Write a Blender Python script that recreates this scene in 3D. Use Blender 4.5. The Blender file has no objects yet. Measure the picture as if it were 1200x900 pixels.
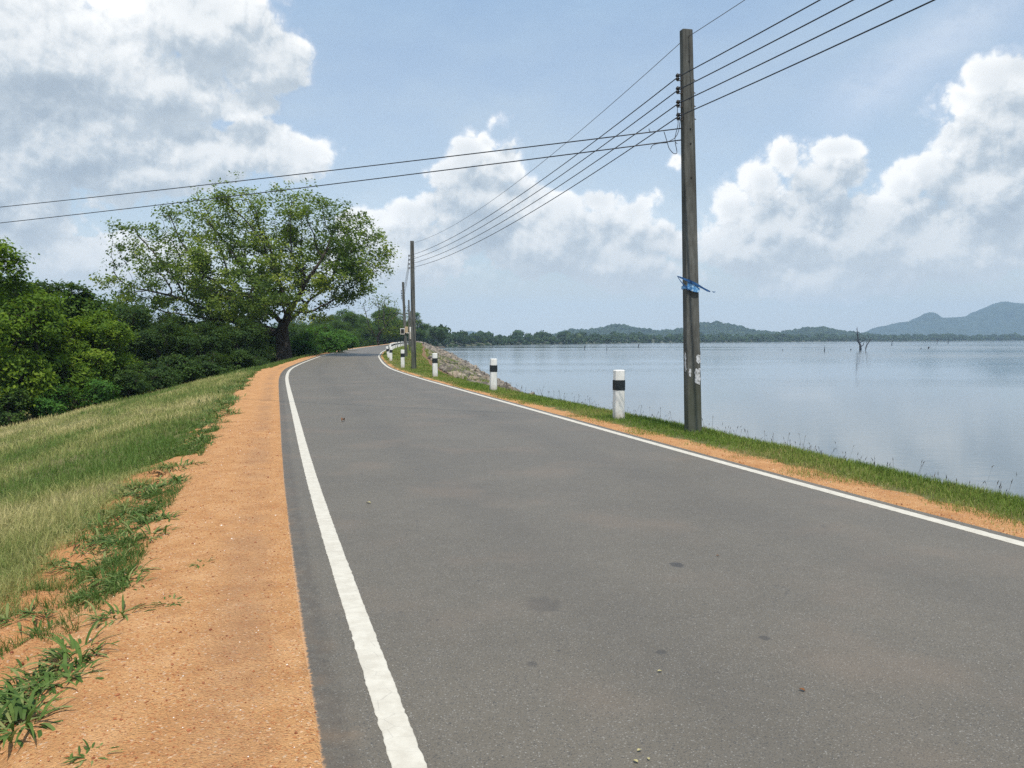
import bpy, bmesh, math, random
import numpy as np
from mathutils import Vector, Matrix

random.seed(7)
RNG = np.random.default_rng(11)
scene = bpy.context.scene
COL = scene.collection
PI = math.pi

# ------------------------------------------------------------------ camera
EYE = 1.6
FPX = 960.0
PITCH = math.atan((450 - 396.5) / FPX)
cam_data = bpy.data.cameras.new("camera")
cam = bpy.data.objects.new("camera", cam_data)
COL.objects.link(cam)
cam.location = (0, 0, EYE)
cam.rotation_euler = (PI / 2 - PITCH, 0, 0)
cam_data.sensor_width = 36
cam_data.sensor_fit = 'HORIZONTAL'
cam_data.lens = FPX / 1200 * 36
cam_data.clip_start = 0.05
cam_data.clip_end = 30000
scene.camera = cam
scene.view_settings.view_transform = 'Standard'
scene.view_settings.look = 'None'
scene.view_settings.exposure = 0.32
scene.view_settings.gamma = 1.0
scene.cycles.max_bounces = 8
scene.cycles.transparent_max_bounces = 8
scene.cycles.volume_bounces = 0
scene.cycles.use_denoising = False

SUN_EL = 66.0
SUN_AZ = 8.0          # degrees to the right of straight behind the camera

# ------------------------------------------------------------------ node helpers
class NT:
    def __init__(self, tree):
        self.t = tree
        self.n = tree.nodes
        self.l = tree.links

    def node(self, typ, **kw):
        nd = self.n.new(typ)
        for k, v in kw.items():
            setattr(nd, k, v)
        return nd

    def put(self, sock, v):
        if v is None:
            return
        if isinstance(v, bpy.types.NodeSocket):
            self.l.new(v, sock)
        else:
            sock.default_value = v

    def math(self, op, a, b=None, c=None, clamp=False):
        nd = self.node('ShaderNodeMath', operation=op, use_clamp=clamp)
        self.put(nd.inputs[0], a)
        self.put(nd.inputs[1], b)
        self.put(nd.inputs[2], c)
        return nd.outputs[0]

    def vmath(self, op, a, b=None, out=0):
        nd = self.node('ShaderNodeVectorMath', operation=op)
        self.put(nd.inputs[0], a)
        self.put(nd.inputs[1], b)
        return nd.outputs[out]

    def sstep(self, v, a, b, lo=0.0, hi=1.0):
        nd = self.node('ShaderNodeMapRange', interpolation_type='SMOOTHSTEP')
        self.put(nd.inputs[0], v)
        nd.inputs[1].default_value = a
        nd.inputs[2].default_value = b
        nd.inputs[3].default_value = lo
        nd.inputs[4].default_value = hi
        return nd.outputs[0]

    def mix(self, f, a, b, blend='MIX'):
        nd = self.node('ShaderNodeMix', data_type='RGBA', blend_type=blend)
        self.put(nd.inputs[0], f)
        for s, v in ((nd.inputs[6], a), (nd.inputs[7], b)):
            if isinstance(v, tuple) and len(v) == 3:
                v = (*v, 1.0)
            self.put(s, v)
        return nd.outputs[2]

    def noise(self, vec, scale, detail=4.0, rough=0.55, out=0):
        nd = self.node('ShaderNodeTexNoise')
        self.put(nd.inputs['Vector'], vec)
        nd.inputs['Scale'].default_value = scale
        nd.inputs['Detail'].default_value = detail
        nd.inputs['Roughness'].default_value = rough
        return nd.outputs[out]

    def voro(self, vec, scale, feature='F1', out=0, rnd=1.0):
        nd = self.node('ShaderNodeTexVoronoi', feature=feature)
        self.put(nd.inputs['Vector'], vec)
        nd.inputs['Scale'].default_value = scale
        nd.inputs['Randomness'].default_value = rnd
        return nd.outputs[out]

    def attr(self, name, out='Fac'):
        nd = self.node('ShaderNodeAttribute', attribute_name=name)
        return nd.outputs[out]

    def ramp(self, f, stops):
        nd = self.node('ShaderNodeValToRGB')
        cr = nd.color_ramp
        while len(cr.elements) < len(stops):
            cr.elements.new(0.5)
        for e, (p, c) in zip(cr.elements, stops):
            e.position = p
            e.color = (*c, 1.0)
        self.put(nd.inputs[0], f)
        return nd.outputs[0]

    def bump(self, h, strength, dist, normal=None):
        nd = self.node('ShaderNodeBump')
        nd.inputs['Strength'].default_value = strength
        nd.inputs['Distance'].default_value = dist
        self.put(nd.inputs['Height'], h)
        self.put(nd.inputs['Normal'], normal)
        return nd.outputs[0]


def material(name):
    m = bpy.data.materials.new(name)
    m.use_nodes = True
    nt = NT(m.node_tree)
    b = nt.n['Principled BSDF']
    return m, nt, b


# ------------------------------------------------------------------ world: daylight sky with cumulus
def px_dir(x, y):
    """azimuth and elevation of a point of the sky as seen in the photograph"""
    cx, cy = (x - 600) / FPX, -(y - 450) / FPX
    c, s = math.cos(PITCH), math.sin(PITCH)
    d = Vector((cx, c + cy * s, -s + cy * c)).normalized()
    return math.atan2(d.x, d.y), math.asin(d.z)


CLOUDS = [  # centre x, y, radius x, y
    (30, 50, 260, 100), (230, 20, 115, 70), (-150, 60, 250, 200), (190, 100, 130, 75), (310, 70, 62, 48), (285, 125, 60, 34),
    (90, 160, 190, 80), (-80, 190, 200, 90), (260, 185, 90, 40), (350, 188, 58, 36), (310, 170, 60, 30), (180, 205, 150, 32),
    (545, 185, 52, 46), (588, 196, 50, 42), (520, 205, 45, 40), (587, 136, 22, 17), (570, 160, 30, 20), (560, 240, 115, 55), (480, 300, 120, 45), (662, 250, 62, 42),
    (702, 238, 44, 34), (742, 255, 42, 36), (480, 255, 70, 30), (640, 285, 190, 62), (740, 300, 110, 50), (784, 192, 20, 17), (430, 262, 60, 26),
    (975, 178, 34, 32), (940, 190, 40, 32), (897, 212, 40, 34), (968, 220, 50, 45), (856, 245, 42, 34), (920, 262, 90, 50),
    (870, 290, 105, 58), (1010, 275, 100, 62), (960, 320, 190, 40), (1060, 225, 40, 34), (1050, 205, 20, 18), (1095, 205, 45, 38), (1168, 92, 48, 44), (1130, 122, 28, 30), (1195, 80, 45, 34),
    (1185, 150, 75, 70), (1125, 172, 40, 34), (1170, 225, 110, 75), (1110, 290, 140, 52), (1290, 190, 170, 150),
    (110, 300, 220, 40), (30, 250, 90, 50),
]

world = bpy.data.worlds.new("World")
scene.world = world
world.use_nodes = True
wt = NT(world.node_tree)
for nd in list(wt.n):
    wt.n.remove(nd)


def group_io(name, outs):
    g = bpy.data.node_groups.new(name, 'ShaderNodeTree')
    g.interface.new_socket("P", in_out='INPUT', socket_type='NodeSocketVector')
    for o in outs:
        g.interface.new_socket(o, in_out='OUTPUT', socket_type='NodeSocketFloat')
    nt = NT(g)
    return g, nt, nt.node('NodeGroupInput').outputs[0], nt.node('NodeGroupOutput')


def cloud_mass():
    """where the banks of cloud stand"""
    g, nt, q, go = group_io("cloud_mass", ["D"])
    d = None
    for x, y, rx, ry in CLOUDS:
        az, el = px_dir(x, y)
        sx, sy = FPX / rx, FPX / ry
        nd = nt.node('ShaderNodeVectorMath', operation='MULTIPLY_ADD')
        nt.put(nd.inputs[0], q)
        nt.put(nd.inputs[1], (sx, sy, 0))
        nt.put(nd.inputs[2], (-az * sx, -el * sy, 0))
        ln = nt.vmath('LENGTH', nd.outputs[0], out=1)
        k = 0.30 + 0.70 * min(1.0, math.sqrt(rx * ry) / 60)
        val = nt.math('MULTIPLY_ADD', ln, -k, k)
        d = val if d is None else nt.math('SMOOTH_MAX', d, val, 0.12)
    # clouds elsewhere in the sky, away from the part in view
    sep = nt.node('ShaderNodeSeparateXYZ')
    nt.put(sep.inputs[0], q)
    away = nt.sstep(nt.math('ABSOLUTE', sep.outputs[0]), 0.62, 0.95)
    up = nt.sstep(sep.outputs[1], 0.42, 0.70)
    away = nt.math('MAXIMUM', away, up)
    cov = nt.math('SUBTRACT', nt.math('MULTIPLY', nt.noise(q, 2.3, 2.0, 0.5), 2.4), 1.22)
    cov = nt.math('MULTIPLY_ADD', away, 1.0, nt.math('SUBTRACT', cov, 1.0))
    nt.put(go.inputs[0], nt.math('MAXIMUM', d, cov))
    return g


def cloud_puffs():
    """the heaped, ragged relief of cumulus"""
    g, nt, p, go = group_io("cloud_puffs", ["D"])
    w = nt.vmath('SUBTRACT', nt.noise(p, 30.0, 4.0, 0.6, out=1), (0.5, 0.5, 0.5))
    q = nt.vmath('ADD', p, nt.vmath('MULTIPLY', w, (0.028, 0.022, 0.0)))
    v = nt.node('ShaderNodeTexVoronoi', feature='F1')
    nt.put(v.inputs['Vector'], q)
    v.inputs['Scale'].default_value = 17.0
    v.inputs['Detail'].default_value = 3.0
    v.inputs['Roughness'].default_value = 0.55
    v.inputs['Lacunarity'].default_value = 2.3
    puff = nt.math('SUBTRACT', 0.50, v.outputs[0])
    n1 = nt.math('SUBTRACT', nt.noise(p, 8.0, 9.0, 0.62), 0.5)
    nt.put(go.inputs[0], nt.math('ADD', nt.math('MULTIPLY', puff, 0.42), nt.math('MULTIPLY', n1, 0.85)))
    return g


CM = cloud_mass()
CPF = cloud_puffs()
tc = wt.node('ShaderNodeTexCoord')
gen = wt.vmath('NORMALIZE', tc.outputs['Generated'])
sp = wt.node('ShaderNodeSeparateXYZ')
wt.put(sp.inputs[0], gen)
az = wt.math('ARCTAN2', sp.outputs[0], sp.outputs[1])
el = wt.math('ARCSINE', sp.outputs[2])
cb = wt.node('ShaderNodeCombineXYZ')
wt.put(cb.inputs[0], az)
wt.put(cb.inputs[1], el)
P = cb.outputs[0]


def grp(tree, vec):
    g = wt.node('ShaderNodeGroup')
    g.node_tree = tree
    wt.put(g.inputs[0], vec)
    return g.outputs[0]


WRP = wt.vmath('MULTIPLY', wt.vmath('SUBTRACT', wt.noise(P, 7.0, 4.0, 0.55, out=1), (0.5, 0.5, 0.5)), (0.10, 0.07, 0.0))
PW = wt.vmath('ADD', P, WRP)
M0 = grp(CM, PW)
M1 = grp(CM, wt.vmath('ADD', PW, (-0.012, 0.035, 0.0)))
F0 = grp(CPF, P)
F1 = grp(CPF, wt.vmath('ADD', P, (-0.004, 0.009, 0.0)))
D0 = wt.math('ADD', M0, F0)
D0 = wt.math('ADD', D0, 0.085)
alpha = wt.sstep(D0, -0.05, 0.24)
lit = wt.math('ADD', wt.math('MULTIPLY', wt.math('SUBTRACT', M0, M1), 1.1), wt.math('MULTIPLY', wt.math('SUBTRACT', F0, F1), 1.6))
lit = wt.sstep(lit, -0.55, 0.60)
deep = wt.sstep(M0, 0.15, 0.75)
soft = wt.noise(P, 5.0, 5.0, 0.55)
shade = wt.math('ADD', wt.math('MULTIPLY', lit, 0.74), wt.math('MULTIPLY', wt.math('SUBTRACT', 1.0, deep), 0.42))
shade = wt.math('ADD', shade, wt.math('MULTIPLY', wt.math('SUBTRACT', soft, 0.50), 0.9), clamp=True)
ccol = wt.ramp(shade, [(0.0, (0.35, 0.415, 0.485)), (0.35, (0.475, 0.535, 0.59)), (0.65, (0.68, 0.71, 0.73)), (1.0, (0.90, 0.905, 0.90))])
# clouds fade into the pale air near the horizon
low = wt.sstep(el, -0.03, 0.16)
ccol = wt.mix(low, (0.67, 0.69, 0.69), ccol)
thin = wt.math('MULTIPLY', wt.sstep(wt.noise(wt.vmath('MULTIPLY', P, (1.0, 2.2, 1.0)), 3.2, 5.0, 0.6), 0.35, 0.75), 0.30)
veil = wt.mix(wt.sstep(el, 0.2, 0.6), (0.52, 0.595, 0.645), (0.22, 0.44, 0.70))
haze_a = wt.math('MULTIPLY', wt.math('SUBTRACT', 1.0, wt.sstep(el, 0.02, 0.22)), 0.85)
alpha = wt.math('MAXIMUM', alpha, haze_a)
thin = wt.math('ADD', thin, 0.42)
# faint streak of high cloud
sa, sb = px_dir(930, 165), px_dir(1190, -10)
sd = (sb[0] - sa[0], sb[1] - sa[1])
sl_ = math.hypot(*sd)
wv = wt.vmath('ADD', P, wt.vmath('MULTIPLY', wt.vmath('SUBTRACT', wt.noise(P, 14.0, 6.0, 0.6, out=1), (0.5, 0.5, 0.5)), (0.07, 0.05, 0)))
rel = wt.vmath('SUBTRACT', wv, (sa[0], sa[1], 0))
al_ = wt.vmath('DOT_PRODUCT', rel, (sd[0] / sl_, sd[1] / sl_, 0), out=1)
ac_ = wt.math('ABSOLUTE', wt.vmath('DOT_PRODUCT', rel, (-sd[1] / sl_, sd[0] / sl_, 0), out=1))
stk = wt.math('MULTIPLY', wt.sstep(ac_, 0.0, 0.045, 1.0, 0.0), wt.math('MULTIPLY', wt.sstep(al_, 0.0, 0.08), wt.sstep(al_, 0.18, 0.34, 1.0, 0.0)))
alpha = wt.math('MAXIMUM', alpha, wt.math('MULTIPLY', stk, 0.5))

skyn = wt.node('ShaderNodeTexSky', sky_type='NISHITA')
skyn.sun_disc = False
skyn.sun_elevation = math.radians(SUN_EL)
skyn.sun_rotation = math.radians(180 - SUN_AZ)
skyn.air_density = 1.0
skyn.dust_density = 1.6
skyn.ozone_density = 1.2
bg1 = wt.node('ShaderNodeBackground')
wt.put(bg1.inputs[0], skyn.outputs[0])
bg1.inputs[1].default_value = 0.14
bg2 = wt.node('ShaderNodeBackground')
wt.put(bg2.inputs[0], wt.mix(alpha, veil, ccol))
bg2.inputs[1].default_value = 1.0
mx = wt.node('ShaderNodeMixShader')
wt.put(mx.inputs[0], wt.math('MAXIMUM', alpha, thin))
wt.l.new(bg1.outputs[0], mx.inputs[1])
wt.l.new(bg2.outputs[0], mx.inputs[2])
wo = wt.node('ShaderNodeOutputWorld')
wt.l.new(mx.outputs[0], wo.inputs[0])
world.cycles.sampling_method = 'MANUAL'
world.cycles.sample_map_resolution = 512

# ------------------------------------------------------------------ sun
sun_d = bpy.data.lights.new("sun", 'SUN')
sun_d.energy = 3.8
sun_d.angle = math.radians(0.6)
sun_d.color = (1.0, 0.955, 0.88)
sun = bpy.data.objects.new("sun", sun_d)
COL.objects.link(sun)
sdir = Vector((math.sin(math.radians(SUN_AZ)) * math.cos(math.radians(SUN_EL)),
               -math.cos(math.radians(SUN_AZ)) * math.cos(math.radians(SUN_EL)),
               math.sin(math.radians(SUN_EL))))
sun.rotation_euler = sdir.to_track_quat('Z', 'Y').to_euler()
sun.location = sdir * 300


# ------------------------------------------------------------------ object helpers
def put_props(o, label=None, cat=None, group=None, kind=None):
    if label:
        o['label'] = label
    if cat:
        o['category'] = cat
    if group:
        o['group'] = group
    if kind:
        o['kind'] = kind
    return o


def link(name, me, mat=None, parent=None):
    o = bpy.data.objects.new(name, me)
    COL.objects.link(o)
    if mat is not None and me is not None and not me.materials:
        me.materials.append(mat)
    if parent is not None:
        o.parent = parent
    return o


def empty(name, loc, rz=0.0):
    o = bpy.data.objects.new(name, None)
    COL.objects.link(o)
    o.location = loc
    o.rotation_euler = (0, 0, rz)
    o.empty_display_size = 0.3
    return o


def copy_tree(root, loc=None, rz=None, scale=None, **props):
    c = root.copy()
    COL.objects.link(c)
    for ch in list(root.children):
        d = ch.copy()
        COL.objects.link(d)
        d.parent = c
        for g in list(ch.children):
            e = g.copy()
            COL.objects.link(e)
            e.parent = d
    if loc is not None:
        c.location = loc
    if rz is not None:
        c.rotation_euler = (0, 0, rz)
    if scale is not None:
        c.scale = scale if not isinstance(scale, (int, float)) else (scale,) * 3
    put_props(c, **props)
    return c


def np_mesh(name, V, F, attrs=None, smooth=False):
    """V (n,3); F (m,k) with equal-size faces, or a list of such arrays"""
    V = np.asarray(V, dtype=np.float32)
    Fs = F if isinstance(F, list) else [F]
    Fs = [np.asarray(f, dtype=np.int32) for f in Fs if len(f)]
    me = bpy.data.meshes.new(name)
    me.vertices.add(len(V))
    me.vertices.foreach_set('co', V.ravel())
    loops = np.concatenate([f.ravel() for f in Fs])
    tot = np.concatenate([np.full(len(f), f.shape[1], dtype=np.int32) for f in Fs])
    start = np.concatenate([[0], np.cumsum(tot)[:-1]]).astype(np.int32)
    me.loops.add(len(loops))
    me.loops.foreach_set('vertex_index', loops)
    me.polygons.add(len(tot))
    me.polygons.foreach_set('loop_start', start)
    me.polygons.foreach_set('loop_total', tot)
    me.polygons.foreach_set('use_smooth', np.full(len(tot), smooth, dtype=bool))
    for k, a in (attrs or {}).items():
        a = np.asarray(a, dtype=np.float32)
        at = me.attributes.new(k, 'FLOAT', 'POINT')
        at.data.foreach_set('value', a)
    me.update(calc_edges=True)
    return me


class MB:
    """small mesh builder"""
    def __init__(self):
        self.v = []
        self.f = []

    def ring(self, pts):
        i = len(self.v)
        self.v += [tuple(p) for p in pts]
        return list(range(i, i + len(pts)))

    def prism(self, rings, cap=True):
        ids = [self.ring(r) for r in rings]
        n = len(ids[0])
        for a, b in zip(ids, ids[1:]):
            for k in range(n):
                self.f.append((a[k], a[(k + 1) % n], b[(k + 1) % n], b[k]))
        if cap:
            self.f.append(tuple(reversed(ids[0])))
            self.f.append(tuple(ids[-1]))
        return self

    def box(self, c, s):
        x, y, z = c
        a, b, d = s[0] / 2, s[1] / 2, s[2] / 2
        q = lambda zz: [(x - a, y - b, zz), (x + a, y - b, zz), (x + a, y + b, zz), (x - a, y + b, zz)]
        return self.prism([q(z - d), q(z + d)])

    def chamfer(self, c0, s0, c1, s1, ch=0.02, zs=None):
        """tapered rectangular shaft with chamfered corners"""
        def oct_(c, s):
            x, y, z = c
            a, b = s[0] / 2, s[1] / 2
            h = ch
            return [(x - a + h, y - b, z), (x + a - h, y - b, z), (x + a, y - b + h, z), (x + a, y + b - h, z),
                    (x + a - h, y + b, z), (x - a + h, y + b, z), (x - a, y + b - h, z), (x - a, y - b + h, z)]
        n = 6
        rr = []
        for i in range(n + 1):
            t = i / n
            c = [c0[k] * (1 - t) + c1[k] * t for k in range(3)]
            s = [s0[k] * (1 - t) + s1[k] * t for k in range(2)]
            rr.append(oct_(c, s))
        cc = list(c1)
        cc[2] += ch * 0.5
        rr.append(oct_(cc, (s1[0] - ch, s1[1] - ch)))
        return self.prism(rr)

    def tube(self, pts, rad, n=6, cap=True):
        pts = [Vector(p) for p in pts]
        rs = rad if hasattr(rad, '__len__') else [rad] * len(pts)
        rings = []
        up = Vector((0, 0, 1))
        for i, p in enumerate(pts):
            d = (pts[min(i + 1, len(pts) - 1)] - pts[max(i - 1, 0)])
            if d.length < 1e-9:
                d = Vector((0, 0, 1))
            d.normalize()
            a = d.cross(up)
            if a.length < 0.05:
                a = d.cross(Vector((1, 0, 0)))
            a.normalize()
            b = d.cross(a).normalized()
            rings.append([p + (a * math.cos(2 * PI * k / n) + b * math.sin(2 * PI * k / n)) * rs[i] for k in range(n)])
        return self.prism(rings, cap)

    def mesh(self, name, smooth=False):
        me = bpy.data.meshes.new(name)
        me.from_pydata(self.v, [], self.f)
        if smooth:
            me.polygons.foreach_set('use_smooth', [True] * len(me.polygons))
        me.update()
        return me

    def build(self, name, mat, parent=None, smooth=False):
        return link(name, self.mesh(name, smooth), mat, parent)


# value noise for geometry
def vnoise(x, y, seed=0):
    x = np.asarray(x, dtype=np.float64)
    y = np.asarray(y, dtype=np.float64)
    xi, yi = np.floor(x), np.floor(y)
    xf, yf = x - xi, y - yi
    xf = xf * xf * (3 - 2 * xf)
    yf = yf * yf * (3 - 2 * yf)

    def h(a, b):
        s = np.sin(a * 127.1 + b * 311.7 + seed * 74.7) * 43758.5453
        return s - np.floor(s)
    return ((h(xi, yi) * (1 - xf) + h(xi + 1, yi) * xf) * (1 - yf) + (h(xi, yi + 1) * (1 - xf) + h(xi + 1, yi + 1) * xf) * yf)


def fbm(x, y, seed=0, o=4):
    s, a, t = 0, 0.5, 0
    for i in range(o):
        s = s + a * vnoise(x * 2 ** i, y * 2 ** i, seed + i)
        t += a
        a *= 0.5
    return s / t


# ------------------------------------------------------------------ the line of the road and the lie of the land
CP = [(150, -500), (20.6, -60), (5.55, -8), (2.33, 3), (1.28, 6.24), (.73, 8.13), (-.25, 11.45), (-1.2, 14.8), (-3.42, 22.5), (-5.0, 28), (-6.85, 34.5),
      (-9.1, 43.3), (-11.15, 54), (-12.3, 60.5), (-14.5, 73), (-17.7, 95), (-20.9, 120), (-24.0, 150), (-28.5, 200), (-34.5, 260),
      (-44, 330), (-59, 420), (-200, 1200), (-900, 9000)]
_yy = np.arange(-80, 460, 0.5)
_xx = np.interp(_yy, [p[1] for p in CP], [p[0] for p in CP])
_k = np.exp(-0.5 * (np.arange(-16, 17) / 6.0) ** 2)
_k /= _k.sum()
_xs = np.convolve(np.pad(_xx, 16, mode='edge'), _k, mode='valid')
_xs[:20] = _xx[:20]
_xs[-20:] = _xx[-20:]


def xc(y):
    y = np.asarray(y, dtype=np.float64)
    a = np.interp(y, _yy, _xs)
    b = np.interp(y, [p[1] for p in CP], [p[0] for p in CP])
    return np.where((y > -75) & (y < 455), a, b)


def ksec(y):
    s = (xc(np.asarray(y) + 1.0) - xc(np.asarray(y) - 1.0)) / 2
    return np.sqrt(1 + s * s)


def heading(y):
    return math.atan(float((xc(y + 1.0) - xc(y - 1.0)) / 2))   # dx/dy


def wx(y, u):
    return xc(y) + np.asarray(u) * ksec(y)


def uo(x, y):
    return (np.asarray(x) - xc(y)) / ksec(y)


def crest(y):
    return np.interp(y, [-60, 3, 10, 14, 17, 22, 30, 36, 43, 59, 99, 147, 200, 330, 500],
                     [4.1, 4.05, 4.1, 4.3, 4.15, 3.95, 3.85, 4.2, 4.8, 5.9, 7.5, 7.9, 6.5, 5.5, 5.0])


WATER_Z = -3.4


def edge_left(X, Y):
    return -4.25 - (fbm(X * 1.7, Y * 1.7, 21, 3) - 0.5) * 0.9 - np.interp(Y, [4, 9, 16], [0.35, 0.2, -0.1])


def ground_z(y, u):
    y = np.asarray(y, dtype=np.float64)
    u = np.asarray(u, dtype=np.float64)
    x = wx(y, u)
    wob = (fbm(x * 0.9, y * 0.9, 3) - 0.5)
    sl = np.interp(y, [-60, 46, 72, 120, 200], [0.225, 0.225, 0.56, 0.5, 0.3])
    e = -u - 4.15
    ls = 0.5 * (e + np.sqrt(e * e + 0.15))              # soft start of the bank
    zl = -sl * ls - 0.05 * np.clip(-u - 3.85, 0, 0.6)
    floor_l = -3.0 + 0.5 * (fbm(x * 0.03, y * 0.03, 9) - 0.5)
    zl = np.where(zl < floor_l + 0.5, np.maximum(zl, floor_l + 0.5 * np.exp(np.clip((zl - floor_l - 0.5) / 0.5, -30, 0))), zl)
    er = u - crest(y)
    rs = 0.5 * (er + np.sqrt(er * er + 0.05))
    zr = np.maximum(-0.41 * rs, -5.5)
    zr = np.where((y > 430) & (u > 0), np.maximum(zr, -2.9), zr)
    z = np.where(u < 0, zl, zr)
    ledge = np.abs(fbm(x * 2.6, y * 1.8, 13, 3) - 0.5)
    z = z - 0.10 * np.clip(0.16 - ledge, 0, 1) / 0.16 * np.exp(-((u + 4.45) / 0.38) ** 2)
    z = z + wob * np.interp(np.abs(u), [2.9, 3.2, 5, 12], [0.012, 0.03, 0.10, 0.25])
    # shoulders meet the asphalt edge, then the bed dips under it
    dip = np.interp(u, [-2.90, -2.76, 2.62, 2.76], [1.0, 0.0, 0.0, 1.0])
    z = z * dip + (-0.05) * (1 - dip) + np.where(dip > 0.01, 0.012, 0) * dip
    return z


def grid_sheet(name, ys, us, zf, mat, attrs=True, **props):
    Y, U = np.meshgrid(ys, us, indexing='ij')
    X = wx(Y, U)
    Z = zf(Y, U)
    V = np.stack([X, Y, Z], -1).reshape(-1, 3)
    n, m = Y.shape
    i = np.arange(n - 1)[:, None] * m + np.arange(m - 1)[None, :]
    i = i.ravel()
    F = np.stack([i, i + 1, i + m + 1, i + m], -1)
    at = {'ucoord': U.ravel()} if attrs else None
    me = np_mesh(name, V, F, at, smooth=True)
    o = link(name, me, mat)
    put_props(o, **props)
    return o


# ------------------------------------------------------------------ materials
def mat_asphalt():
    m, nt, b = material('asphalt')
    geo = nt.node('ShaderNodeNewGeometry')
    p = geo.outputs['Position']
    big = nt.noise(p, 0.5, 4, 0.6)
    mid = nt.noise(p, 6.0, 4, 0.6)
    fine = nt.noise(p, 110.0, 3, 0.7)
    agg = nt.voro(p, 190.0, 'F1', out=1)      # cell colour
    sep = nt.node('ShaderNodeSeparateColor')
    nt.put(sep.inputs[0], agg)
    base = nt.ramp(big, [(0.3, (0.096, 0.079, 0.055)), (0.7, (0.128, 0.106, 0.074))])
    base = nt.mix(nt.math('MULTIPLY', nt.sstep(mid, 0.35, 0.75), 0.35), base, (0.145, 0.125, 0.096))
    f1 = nt.sstep(fine, 0.35, 0.7)
    base = nt.mix(nt.math('MULTIPLY', f1, 0.55), base, (0.158, 0.136, 0.104))
    spk = nt.sstep(sep.outputs[0], 0.93, 0.99)
    base = nt.mix(nt.math('MULTIPLY', spk, 0.55), base, (0.34, 0.32, 0.28))
    dk = nt.sstep(sep.outputs[1], 0.82, 0.95)
    base = nt.mix(nt.math('MULTIPLY', dk, 0.6), base, (0.035, 0.034, 0.033))
    # oily drips and worn pits
    pit = nt.noise(nt.vmath('MULTIPLY', p, (1.0, 1.0, 1.0)), 3.3, 5, 0.65)
    base = nt.mix(nt.math('MULTIPLY', nt.sstep(pit, 0.70, 0.76), 0.55), base, (0.04, 0.038, 0.035))
    pit2 = nt.noise(nt.vmath('ADD', p, (13.0, 5.0, 0.0)), 11.0, 3, 0.5)
    base = nt.mix(nt.math('MULTIPLY', nt.sstep(pit2, 0.735, 0.77), 0.7), base, (0.03, 0.028, 0.026))
    # drips of their own shape
    for (x, y, r, k) in ((1.17, 5.72, 0.055, 0.75), (0.19, 4.85, 0.12, 0.35), (0.76, 4.1, 0.03, 0.6), (1.35, 4.3, 0.03, 0.6), (0.1, 3.95, 0.03, 0.5)):
        v = nt.vmath('MULTIPLY', nt.vmath('SUBTRACT', p, (x, y, 0)), (1.0, 0.8, 0))
        v = nt.math('ADD', nt.vmath('LENGTH', v, out=1), nt.math('MULTIPLY', nt.math('SUBTRACT', nt.noise(p, 22.0, 5, 0.7), 0.5), r * 1.8))
        base = nt.mix(nt.sstep(v, r * 0.6, r * 1.15, k, 0.0), base, (0.035, 0.031, 0.027))
    # dust from the shoulders
    u = nt.attr('ucoord')
    un = nt.math('ADD', u, nt.math('MULTIPLY', nt.math('SUBTRACT', nt.noise(p, 2.2, 4, 0.6), 0.5), 0.5))
    edge = nt.math('SUBTRACT', 1.0, nt.sstep(un, -3.0, -2.7))
    base = nt.mix(nt.math('MULTIPLY', nt.math('MULTIPLY', edge, nt.sstep(nt.noise(p, 7.0, 5, 0.7), 0.4, 0.65)), 0.5), base, (0.30, 0.19, 0.10))
    damp = nt.math('MULTIPLY', nt.sstep(u, -2.80, -2.72, 1.0, 0.0), nt.sstep(nt.noise(p, 14.0, 4, 0.7), 0.3, 0.6))
    base = nt.mix(nt.math('MULTIPLY', damp, 0.45), base, (0.045, 0.036, 0.027))
    crumb = nt.math('ADD', u, nt.math('MULTIPLY', nt.math('SUBTRACT', nt.noise(p, 38.0, 4, 0.7), 0.5), 0.07))
    base = nt.mix(nt.sstep(crumb, -2.890, -2.872, 1.0, 0.0), base, (0.46, 0.25, 0.11))
    trk = nt.math('ADD', nt.sstep(nt.math('ABSOLUTE', nt.math('SUBTRACT', nt.math('ABSOLUTE', un), 1.15)), 0.0, 0.55, 1.0, 0.0), 0.0)
    base = nt.mix(nt.math('MULTIPLY', trk, 0.16), base, (0.060, 0.052, 0.042))
    crk = nt.voro(nt.vmath('ADD', p, nt.vmath('MULTIPLY', nt.noise(p, 1.5, 4, 0.6, out=1), (1.2, 1.2, 0))), 0.33, 'DISTANCE_TO_EDGE')
    crk = nt.math('MULTIPLY', nt.sstep(crk, 0.0008, 0.0028, 1.0, 0.0), nt.sstep(mid, 0.45, 0.6))
    base = nt.mix(nt.math('MULTIPLY', crk, 0.35), base, (0.04, 0.035, 0.03))
    dusty = nt.math('MULTIPLY', nt.sstep(nt.noise(p, 0.8, 3, 0.5), 0.50, 0.72), 0.22)
    base = nt.mix(dusty, base, (0.22, 0.155, 0.105))
    nt.put(b.inputs['Base Color'], base)
    b.inputs['Roughness'].default_value = 0.55
    b.inputs['Specular IOR Level'].default_value = 0.5
    h = nt.math('ADD', nt.voro(p, 130.0), nt.math('MULTIPLY', fine, 0.8))
    nt.put(b.inputs['Normal'], nt.bump(h, 0.65, 0.004))
    return m


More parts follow.
